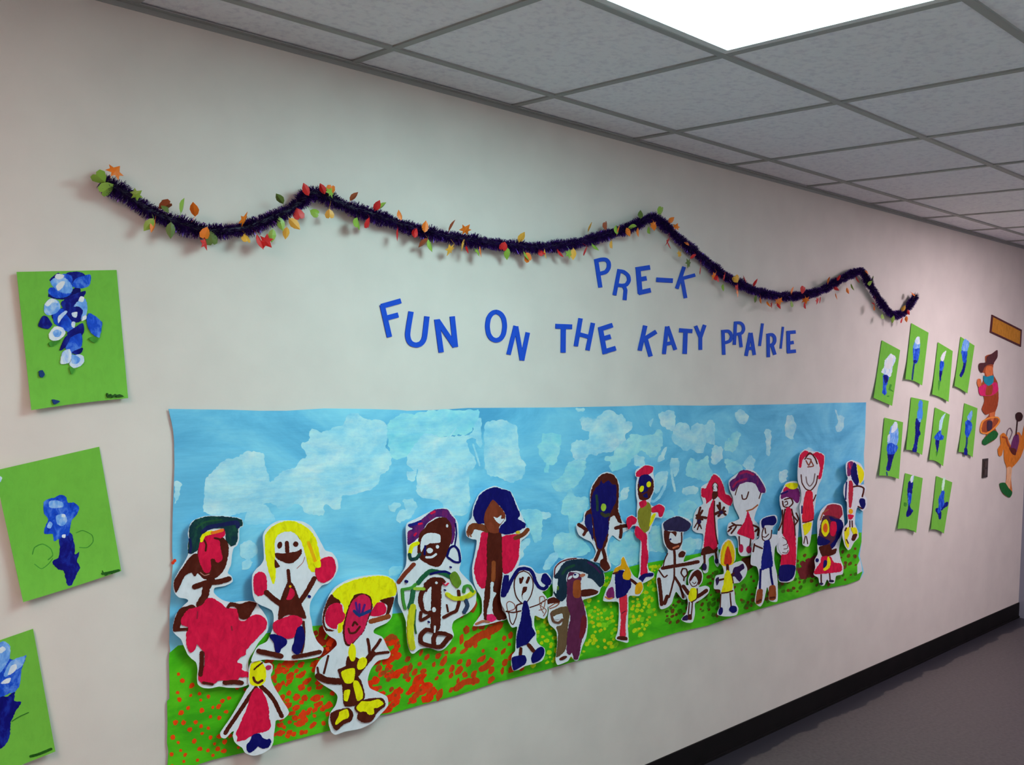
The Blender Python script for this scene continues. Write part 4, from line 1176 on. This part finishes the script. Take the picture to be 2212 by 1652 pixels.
cutout('paper girl with curling navy pigtails, loop hands and long navy dress', FG, '''
paper wh P 440,185 350,205 290,270 220,300 165,325 143,450 128,580 138,690 180,770 210,860 240,950 285,1012 350,1000 338,1100 328,1250 325,1320 282,1380 272,1480 295,1578 370,1568 450,1522 520,1502 600,1485 685,1442 722,1350 708,1280 640,1235 605,1180 602,1080 575,980 582,855 640,875 705,895 750,830 750,700 742,620 700,565 680,540 745,510 805,420 797,350 745,290 700,290 640,300 590,280 540,215
hand (128,72,58) S12 230,820 210,700 250,665 310,700 320,760 250,792 212,790
hand br S14 240,820 260,930 295,970 335,880 350,800
hand br S20 340,790 345,720 410,692
arm br S18 205,798 300,812 400,790
arm br S14 520,745 590,722 640,702 740,640
hand (140,86,72) S10 650,690 650,610 700,600 722,660 700,760 640,782 / 700,860 735,780 650,715 / 690,660 660,740 700,820
face wh P 440,262 370,290 322,370 312,470 332,580 372,650 420,690 480,670 528,590 558,480 553,380 510,300
hair nv S44 185,570 220,520 260,420 310,330 370,245 450,230 525,252 568,320 592,400 640,475 705,500 745,470
hair nv P 178,330 235,320 242,380 218,500 202,600 140,602 148,480
hair nv P 690,310 735,298 800,380 792,440 745,462 700,430 668,390
head_outline br S13 440,262 370,292 322,370 312,470 332,580 372,650 420,690 480,670 530,590 560,480 555,380 510,300 440,262
eye br S28 390,365 396,420 / 425,352 402,415
eye br S34 505,352 480,415
mouth br P 430,480 482,475 470,530 432,562 418,600 428,640 410,592
dress nv P 440,660 482,670 510,760 522,840 542,920 552,1010 592,1090 540,1160 482,1230 400,1260 350,1282 345,1150 370,1030 400,920 418,800
leg br S38 402,1290 395,1375
leg br S48 505,1240 570,1320
shoe nv P 290,1410 380,1380 450,1380 475,1430 460,1490 400,1530 310,1577 290,1500
shoe nv P 560,1360 620,1290 680,1265 712,1310 700,1380 640,1450 560,1480 540,1430
''', 0.028, (0.008, 0.004, 0.0, 0.006))
cutout('paper figure under a huge dark swept hairdo, plum and brown body', FG, '''
paper wh P 1090,85 1000,92 900,148 838,220 828,320 816,420 826,530 815,595 755,625 742,690 768,780 755,880 778,970 838,1022 872,1080 880,1200 870,1330 858,1440 885,1505 960,1482 1025,1450 1060,1390 1090,1425 1110,1445 1155,1442 1185,1350 1212,1260 1262,1140 1283,1000 1273,850 1235,700 1222,645 1330,612 1432,562 1452,495 1503,420 1503,310 1443,218 1332,138 1212,96
hair_outline (98,30,34) S18 842,340 852,225 920,150 1030,110 1130,98
arm br P 1190,520 1330,500 1422,530 1390,572 1250,602 1190,592
arm br P 752,640 830,610 900,640 915,680 800,692 755,702
hand (140,80,60) S13 770,745 850,692 905,692 860,732 780,762
body (98,74,50) P 800,800 900,750 1000,730 1060,760 1040,880 1022,1000 1012,1150 990,1300 930,1370 868,1402 880,1250 890,1100 870,1000 930,980 960,900 940,825 850,862 800,860
hair (18,40,58) P 1010,130 1130,108 1250,106 1370,155 1470,240 1497,320 1502,420 1450,480 1400,430 1340,370 1280,350 1290,310 1200,270 1100,260 1030,280 1000,350 1010,480 1000,600 940,670 870,620 830,540 890,480 870,380 840,340 900,260 940,190
hair (24,64,46) S34 950,300 1000,230 1100,190
hair (60,20,70) S24 1290,150 1380,210 1450,290
gap wh P 855,380 890,370 880,450 865,560 842,520
hair olv E 890,490 12,30
body (88,30,64) P 1010,400 1050,280 1150,290 1200,320 1190,450 1200,600 1230,700 1250,800 1267,900 1250,1080 1200,1200 1180,1330 1150,1432 1100,1430 1080,1340 1050,1372 1010,1340 1010,1150 1030,1000 1060,860 1010,720 1010,560
body (104,24,36) P 1210,860 1262,860 1267,1000 1225,1130 1172,1150 1180,1050
face (146,70,30) P 1098,400 1180,385 1192,480 1187,600 1130,622 1088,580
eye wh E 1125,325 42,34 -20 / 1050,350 36,16 -40
eye nv E 1115,312 18,13
nose (170,96,70) E 1215,322 40,20 -20
hand wh E 890,872 62,30 -20
hand (96,62,48) S28 805,830 830,925 900,948 955,905
foot br E 962,1415 54,20 -25
''', 0.024, (0.004, 0.006, 0.002, 0.008))
cutout('paper figure with a tall brown and navy head and thin spread arms', FH, '''
paper wh P 340,78 270,106 208,188 183,270 187,400 135,440 120,520 62,548 78,632 128,672 190,702 218,742 236,790 213,850 183,862 205,882 270,892 278,932 318,972 362,952 372,910 348,850 333,780 352,690 385,645 420,672 457,690 480,622 535,592 545,560 500,540 470,508 445,450 444,300 444,180 402,106
arm br S34 85,550 120,572 155,598
arm br S26 128,640 142,615 160,590
arm br S32 415,580 470,565 535,555
arm br S28 455,662 462,620 460,560
head br P 340,90 400,110 435,180 440,300 435,420 462,500 470,540 440,530 400,470 360,500 350,600 340,700 310,760 290,782 250,772 230,700 200,640 210,560 190,540 150,540 138,500 148,440 190,400 188,280 218,190 278,110
face nv P 350,158 380,190 418,200 415,340 380,420 350,500 350,600 312,700 282,772 250,740 230,640 215,520 200,450 195,330 230,230 270,190 285,150 300,185
sleeve (14,24,96) P 150,470 195,460 210,600 212,690 180,620 138,540
face (28,56,46) S22 242,290 250,360 250,420
nose lm E 305,395 24,34
cheek (50,50,30) S30 290,450 320,470 350,460
leg br S28 270,780 250,830 232,868
leg br S30 300,770 315,820 322,870
foot br P 280,870 320,850 352,900 362,940 320,965 280,920
''', 0.009, (0.010, 0.001, 0.001, 0.006))
cutout('thin paper figure with red hat, navy face, yellow eyes and olive shirt', FH, '''
paper wh P 680,16 752,32 748,90 758,150 758,240 732,310 722,368 760,386 800,362 853,388 843,450 822,492 772,485 742,542 722,600 702,640 708,740 708,820 698,900 712,958 755,982 748,1022 682,1062 638,1078 612,1040 627,960 626,850 634,740 634,690 596,662 580,610 595,562 565,562 530,592 511,540 511,488 560,462 600,486 602,420 606,340 596,280 596,180 606,132 587,112 597,60
hat cr P 620,60 680,20 747,35 740,80 700,105 650,120 600,122 594,90
head br P 640,110 700,100 747,150 752,230 720,310 660,337 620,312 609,230 620,150
face nv P 640,112 700,102 740,142 722,190 695,250 700,310 660,300 640,240 618,160
eye ye E 645,230 19,30 20 / 708,190 20,28 10
mouth br S12 640,290 670,270 710,250
leg cr P 600,560 640,590 692,640 692,740 707,830 692,920 697,982 638,1002 640,900 648,740 638,690 598,662 584,610
shirt (128,122,34) P 640,390 700,345 732,400 724,500 712,590 672,622 630,570 610,500 614,430
neck cr P 625,350 680,330 690,372 640,402
sleeve ye P 735,470 772,450 742,530 712,565
hand cr P 738,400 800,368 850,400 832,470 805,482 790,440 740,442
hand cr P 518,490 560,470 602,500 592,540 562,552 530,592 512,540
shoe nv P 620,1030 660,990 747,980 742,1010 682,1020 652,1062 618,1052
''', 0.020, (0.001, 0.004, 0.002, 0.006))
cutout('small paper figure with orange hat, navy top and one straight red leg', FH, '''
paper wh P 488,832 512,880 532,930 574,1005 645,1055 660,1120 624,1184 572,1184 530,1192 527,1300 522,1450 527,1595 480,1596 412,1570 432,1500 442,1350 437,1244 378,1236 302,1228 328,1130 368,1060 388,980 418,930 458,900 462,850
hand (116,30,90) P 350,1120 390,1108 402,1200 350,1212 328,1172
hand (214,120,50) S14 322,1195 350,1212 380,1205
leg (206,38,58) P 450,1190 512,1175 517,1300 502,1420 502,1552 450,1552 460,1400 450,1280
leg ma S10 470,1340 500,1320
shoe br P 440,1545 512,1552 512,1582 428,1572
hat og P 485,840 512,900 532,952 470,950 400,982 408,940 460,910 465,860
arm br S24 530,1030 570,1055 602,1082
body nv P 410,990 450,955 490,960 475,1010 540,1040 552,1100 500,1180 450,1200 420,1202 412,1100
hair og P 480,980 530,930 552,1000 532,1042 482,1032
arm br S16 395,985 430,975
hand og P 600,1080 640,1062 657,1110 632,1162 590,1167 590,1120
''', 0.026, (0.006, 0.006, 0.002, 0.006))
cutout('bearded paper figure in a dark beret pointing right with one long arm', FI, '''
paper wh P 290,522 200,556 138,600 142,700 158,800 198,870 168,950 138,1020 102,1060 82,1150 96,1280 118,1440 182,1434 232,1392 252,1330 277,1275 308,1312 348,1352 384,1340 375,1220 384,1120 405,1062 500,1045 550,972 524,925 440,948 352,978 374,905 376,868 334,856 344,760 354,684 434,612 403,556
face br P 160,668 220,678 280,678 275,730 245,700 222,690 208,740 225,782 275,800 322,788 302,850 240,867 190,840 160,760
face_outline br S14 332,690 332,780 305,840
mouth (190,104,70) S18 250,842 300,822
eye nv E 222,755 10,10
hat (40,34,70) P 150,600 210,550 300,528 380,563 427,610 390,670 330,682 240,670 165,662
neck br S24 260,872 265,930 265,1000
arm br S9 195,895 165,960 150,1030
arm br S34 145,1042 250,1022 370,1002 495,978
leg br S14 260,1010 260,1130 240,1220 210,1330
leg br S24 265,1130 320,1220 350,1330
leg br S34 110,1150 125,1280 135,1400
foot br S34 192,1320 165,1390
hand br P 305,900 340,870 372,890 352,930 310,932
hand br S11 110,1062 160,1130 192,1112
hand br S11 345,1045 330,1090 360,1130 392,1100 380,1050 345,1045 / 360,1130 355,1165
''', 0.021, (0.006, 0.001, 0.001, 0.006))
cutout('paper woman with long crimson hair, crimson gown and many-fingered brown hands', FI, '''
paper wh P 650,102 598,188 526,238 526,330 546,400 496,440 460,500 444,600 440,660 480,690 542,702 550,760 528,880 526,920 548,1000 540,1060 555,1092 592,1080 602,1000 602,945 648,912 660,990 690,1030 720,960 695,850 695,700 690,560 742,545 792,502 803,432 838,402 844,330 772,288 743,198 703,126
hair cr P 650,112 600,190 570,250 530,250 530,330 570,350 577,402 620,370 650,340 680,330 700,340 760,400 820,422 835,360 800,320 765,300 750,230 710,150
face wh E 665,240 27,50
eye br S6 650,225 645,250 655,262 / 680,225 685,250
head_outline br S7 642,270 640,220 662,192 688,215 690,270
beard br P 640,285 665,280 690,285 690,330 650,365 635,340
dress cr P 640,370 665,380 660,500 660,620 680,740 690,800 660,870 560,860 560,740 580,600 600,480
dress_side br S13 657,380 657,520 672,700 692,800
hem br P 540,850 600,822 650,860 690,830 680,880 600,900 528,912
hand br S26 575,542 500,530 485,520
hand br S18 510,620 495,540 520,440 / 540,470 510,530 500,600 / 480,545 540,560
hand br S9 460,640 500,580 530,650 / 490,660 510,600
hand wg E 508,580 20,24
hand br S26 665,505 720,480
hand br S20 690,420 730,480 755,440 / 712,395 720,480 765,478 / 700,525 735,485 770,512
hand wg E 725,488 22,18
leg br S18 560,905 562,990
leg br S18 672,880 682,960
shoe wg E 560,1030 22,36 / 682,970 18,26
''', 0.009, (0.004, 0.002, 0.001, 0.003))
cutout('smallest paper child, brown curls, yellow belly and arms lifted out', FI, '''
paper wh P 485,1045 430,1076 396,1150 402,1210 370,1205 330,1205 345,1270 385,1330 395,1400 375,1490 328,1550 380,1580 442,1574 465,1490 465,1390 525,1352 595,1292 610,1238 572,1215 500,1228 535,1180 545,1110 525,1056
hair br P 440,1090 490,1055 530,1088 532,1160 500,1212 488,1150 460,1120 420,1172 408,1150
head_outline br S9 425,1140 412,1180 440,1222 480,1212 500,1170
mouth br S7 440,1180 460,1196 475,1178
arm br S38 350,1222 375,1255 400,1290
arm br S36 490,1322 535,1295 578,1262
torso ye P 430,1240 470,1240 487,1290 472,1360 420,1372 400,1330 410,1280
torso br S11 487,1245 488,1290 480,1345 430,1378
leg br S10 410,1380 405,1440 400,1500 / 440,1380 436,1440 430,1500
shoe br P 395,1515 405,1500 432,1500 432,1550 395,1550
shoe wg P 340,1550 355,1520 390,1505 392,1555 355,1558
''', 0.030, (0.004, 0.004, 0.0, 0.006))
cutout('paper figure in yellow dress with red flame-like yellow hair and dark mittens', FI, '''
paper wh P 790,750 735,808 710,900 700,975 738,1025 750,1095 675,1115 655,1180 655,1245 715,1255 715,1320 705,1430 686,1502 780,1520 874,1505 896,1440 866,1380 856,1280 846,1195 905,1185 966,1120 982,1040 935,972 862,985 825,1012 864,960 866,860 836,775
hair (232,182,14) P 790,765 740,820 720,900 720,1000 770,1022 840,1000 860,930 850,840 820,780
face (196,52,28) P 790,822 768,880 755,1000 820,1002 832,950 812,870
hair ye S10 790,800 760,850 742,930 738,990
neck br S28 786,1012 790,1060
hand (44,18,70) P 835,1120 850,1040 900,1020 940,995 955,1040 912,1080 935,1130 905,1175 860,1125
arm br S16 820,1110 850,1090
hand (44,18,70) P 670,1150 700,1130 702,1180 680,1212
arm br S18 705,1160 750,1148
hand br E 695,1270 22,18
dress ye P 790,1060 822,1100 840,1200 832,1260 780,1290 728,1282 750,1200 760,1110
dress_trim br S9 830,1100 846,1190
dress_trim br S13 730,1288 790,1280 840,1265
leg br S10 722,1300 718,1380 715,1450
leg br S10 815,1290 820,1360 826,1420
shoe nv E 722,1468 20,40 10
shoe nv E 845,1448 38,36
''', 0.034, (0.004, 0.006, 0.002, 0.006))
cutout('paper figure with purple hat over a big white face and red dress', FJ, '''
paper wh P 240,245 150,288 68,358 75,450 105,520 115,600 150,680 172,735 130,758 65,780 48,860 75,905 132,905 158,960 160,1060 190,1105 270,1100 305,1070 315,1000 335,950 365,905 386,830 345,775 318,740 338,660 376,572 396,494 436,474 430,420 385,336 322,265
face wh P 240,375 320,410 365,480 345,590 260,650 180,620 130,540 150,430
head_outline br S10 175,385 150,430 130,500 / 350,410 382,470 366,535
chin (158,84,44) S14 352,600 300,640 245,658
mouth br S12 195,500 205,540 240,535 262,470
hat pu P 180,262 240,252 320,282 380,348 430,440 422,480 372,470 330,390 250,370 170,400 120,462 88,450 75,370 140,320
hat (150,20,76) S22 180,288 240,270 310,298
hat (150,20,76) S20 110,420 150,370 240,340
dress cr P 255,660 280,720 305,790 322,900 310,942 240,915 150,882 170,840 220,770 245,700
hand br S15 190,800 120,800 72,822 / 100,778 140,810 92,880 / 60,862 92,830
hand br S18 310,800 362,830 355,900 / 330,860 350,840
leg br S11 170,912 172,960 176,1010
leg br S11 285,932 280,990 270,1040
shoe (166,22,66) E 190,1030 22,42 / 268,1042 26,36
''', 0.014, (0.010, 0.006, 0.002, 0.008))
cutout('paper figure in a navy cap and navy overalls with brown boots', FJ, '''
paper wh P 520,696 440,710 375,758 374,870 364,930 315,960 294,1040 284,1185 346,1215 365,1320 344,1430 325,1560 378,1606 415,1545 445,1415 462,1460 466,1546 545,1556 552,1440 546,1300 516,1150 526,1015 566,960 546,895 494,885 505,820 545,770 545,716
face wh P 420,808 396,880 402,940 440,957 480,922 490,850 460,808
head_outline br S11 415,815 396,880 402,940 440,957 482,922 492,850
eye br S13 425,830 432,880
mouth br S9 402,912 430,918 462,888
hat nv P 400,740 460,715 520,708 542,760 510,800 430,800 402,832 388,780
overalls (14,24,118) P 420,960 470,948 490,1060 502,1200 440,1230 388,1242 395,1120 410,1030
leg nv S20 382,1240 378,1340 375,1430
leg nv S20 480,1220 488,1310 502,1390
boot ob P 355,1440 402,1440 392,1560 340,1582 338,1520
boot ob P 470,1410 526,1400 532,1530 468,1537
boot br S20 350,1560 385,1540 / 480,1520 520,1515
arm br S13 330,1000 400,1030 / 310,1062 322,985
''', 0.028, (0.006, 0.006, 0.002, 0.008))
cutout('paper figure in yellow-topped purple hat, long red dress and navy hem', FJ, '''
paper wh P 640,376 596,450 570,520 575,600 594,680 578,780 552,860 540,950 545,1060 590,1110 574,1200 562,1350 640,1368 704,1346 726,1285 736,1150 746,1000 756,850 768,700 788,560 768,450 744,366
hat cr P 610,440 640,415 700,430 762,440 745,480 690,480 610,470
hat (110,28,100) P 582,520 590,480 640,450 740,430 772,480 765,560 740,582 700,545 640,520 590,542
hat nv S14 585,490 620,478 650,465
hat ye P 625,400 680,378 750,388 742,432 690,444 640,420
head_outline br S13 620,545 680,532 702,580 660,622 610,612 600,562
eye br S8 622,572 642,560 650,590 625,602
dress cr P 640,630 680,630 700,740 722,850 732,1000 722,1205 588,1205 590,1100 640,1080 660,1040 600,900 600,780
dress_side br S12 625,640 605,760 600,880 / 690,640 715,760 725,900
skirt nv P 580,1200 722,1200 716,1290 690,1332 640,1357 568,1342
arm br S12 700,700 750,762 / 722,800 758,740 735,680 / 600,650 598,760 562,850
hand wh P 560,930 600,900 640,960 665,1040 640,1085 590,1085 556,1020
hand br S7 600,920 640,950 642,985 605,1000 / 650,1000 645,1030 612,1035 / 655,1050 640,1075 600,1070
''', 0.018, (0.006, 0.004, 0.002, 0.008))
cutout('tallest smiling paper figure at right, red hair, red shirt and yellow shorts', FJ, '''
paper wh P 820,46 766,106 750,220 750,350 775,440 785,540 765,620 774,700 785,820 795,930 800,995 852,1012 875,960 895,800 915,650 936,500 956,405 986,342 1012,200 1016,105 952,70 882,66
hair cr P 820,58 770,110 760,220 780,230 800,150 850,105 910,110 950,160 970,240 950,335 980,335 1006,200 1008,110 945,75 900,90 860,75
head_outline br S12 782,300 792,380 832,442 882,452 930,392 947,310
smile (120,100,100) S11 832,320 842,380 870,412 905,372 920,290
eye br S13 820,145 870,82 920,132 942,190
eye (130,66,54) S12 832,160 860,205 882,150 842,138 / 880,160 905,212 850,222
arm nv S12 792,610 790,680
arm br S11 930,500 905,560
shirt (206,24,52) P 830,470 892,464 902,560 907,740 800,772 800,640
belt br S9 800,772 850,765 905,745
shorts ye P 805,792 887,772 872,850 820,902 810,850
leg br S7 825,910 818,945 812,980 / 835,910 845,950 850,985
''', 0.014, (0.014, 0.004, 0.002, 0.008))
cutout('paper girl with maroon and navy hair, yellow ringed cheek and red skirt', FK, '''
paper wh P 350,664 276,736 236,850 236,1000 236,1140 240,1220 204,1290 212,1370 194,1450 245,1486 264,1566 312,1570 345,1502 368,1542 425,1546 446,1465 516,1445 526,1360 496,1280 478,1160 516,1000 536,900 526,760 506,674 430,652
hair (150,34,54) P 350,680 430,665 500,690 516,780 460,842 360,812 300,770
hair_outline (150,84,54) S16 270,840 298,765 355,725
face (78,34,54) P 300,800 380,790 500,840 525,900 500,1000 430,1090 370,1130 260,1100 250,1020 270,900
hair nv P 370,800 440,830 500,840 526,900 500,1000 430,1130 370,1182 350,1150 430,1060 450,960 450,870 380,840
hair nv P 240,1120 245,1020 310,1040 380,1080 330,1120
cheek cr P 385,870 440,862 452,950 420,1022 380,1000
cheek ye E 325,930 46,96
cheek (214,90,24) E 325,930 26,52
neck br P 260,1140 370,1115 400,1170 450,1160 440,1212 380,1240 300,1252 270,1200
dress cr P 290,1250 380,1250 420,1312 500,1330 505,1410 390,1432 208,1442 218,1390 270,1320
dress nv P 310,1290 345,1300 332,1370 300,1372
sash ye P 360,1245 385,1300 372,1370 320,1407 303,1390 345,1340 345,1280
hand nv E 235,1290 18,24
leg br S11 280,1450 280,1500 282,1540
leg br S11 375,1440 378,1470 380,1505
shoe (30,20,60) E 282,1552 22,14 / 395,1522 28,14
''', 0.020, (0.012, 0.004, 0.002, 0.008))
cutout('narrow paper figure at the mural right end, yellow bow and blue bag', FK, '''
paper wh P 620,172 554,206 554,320 574,380 534,450 527,540 544,620 564,640 568,780 574,870 524,930 513,1010 534,1115 578,1178 604,1166 646,1090 697,1030 686,955 656,885 660,780 676,710 690,696 742,742 782,700 787,600 756,560 782,490 752,444 716,446 762,380 762,300 716,212 652,184
hair (116,34,96) P 570,210 620,185 642,220 622,300 600,350 568,340
hair cr S18 590,210 600,260
hair nv P 640,200 670,220 682,330 702,400 682,460 650,432 620,380 608,300
bow ye P 680,220 730,260 757,320 747,390 710,432 690,330
face (176,34,56) P 590,410 630,420 632,560 612,700 590,690 583,560
sleeve nv S17 560,420 553,520 550,610
arm br S17 640,470 700,462 755,490 738,580
bag nv P 720,600 765,610 772,680 740,722 703,640
hand br S13 692,690 735,715
belly og E 610,745 22,30
skirt cr P 580,780 642,790 620,832 588,832
leg br S11 600,850 600,920 / 625,850 628,920
boot ye P 540,960 590,920 592,1000 570,1050 590,1120 575,1152 545,1080
boot ye P 610,930 670,930 682,990 650,1012
boot br P 640,1000 682,1000 650,1072 620,1060
boot br S14 545,960 560,930 / 560,1060 580,1100
''', 0.018, (0.016, 0.002, 0.002, 0.008))
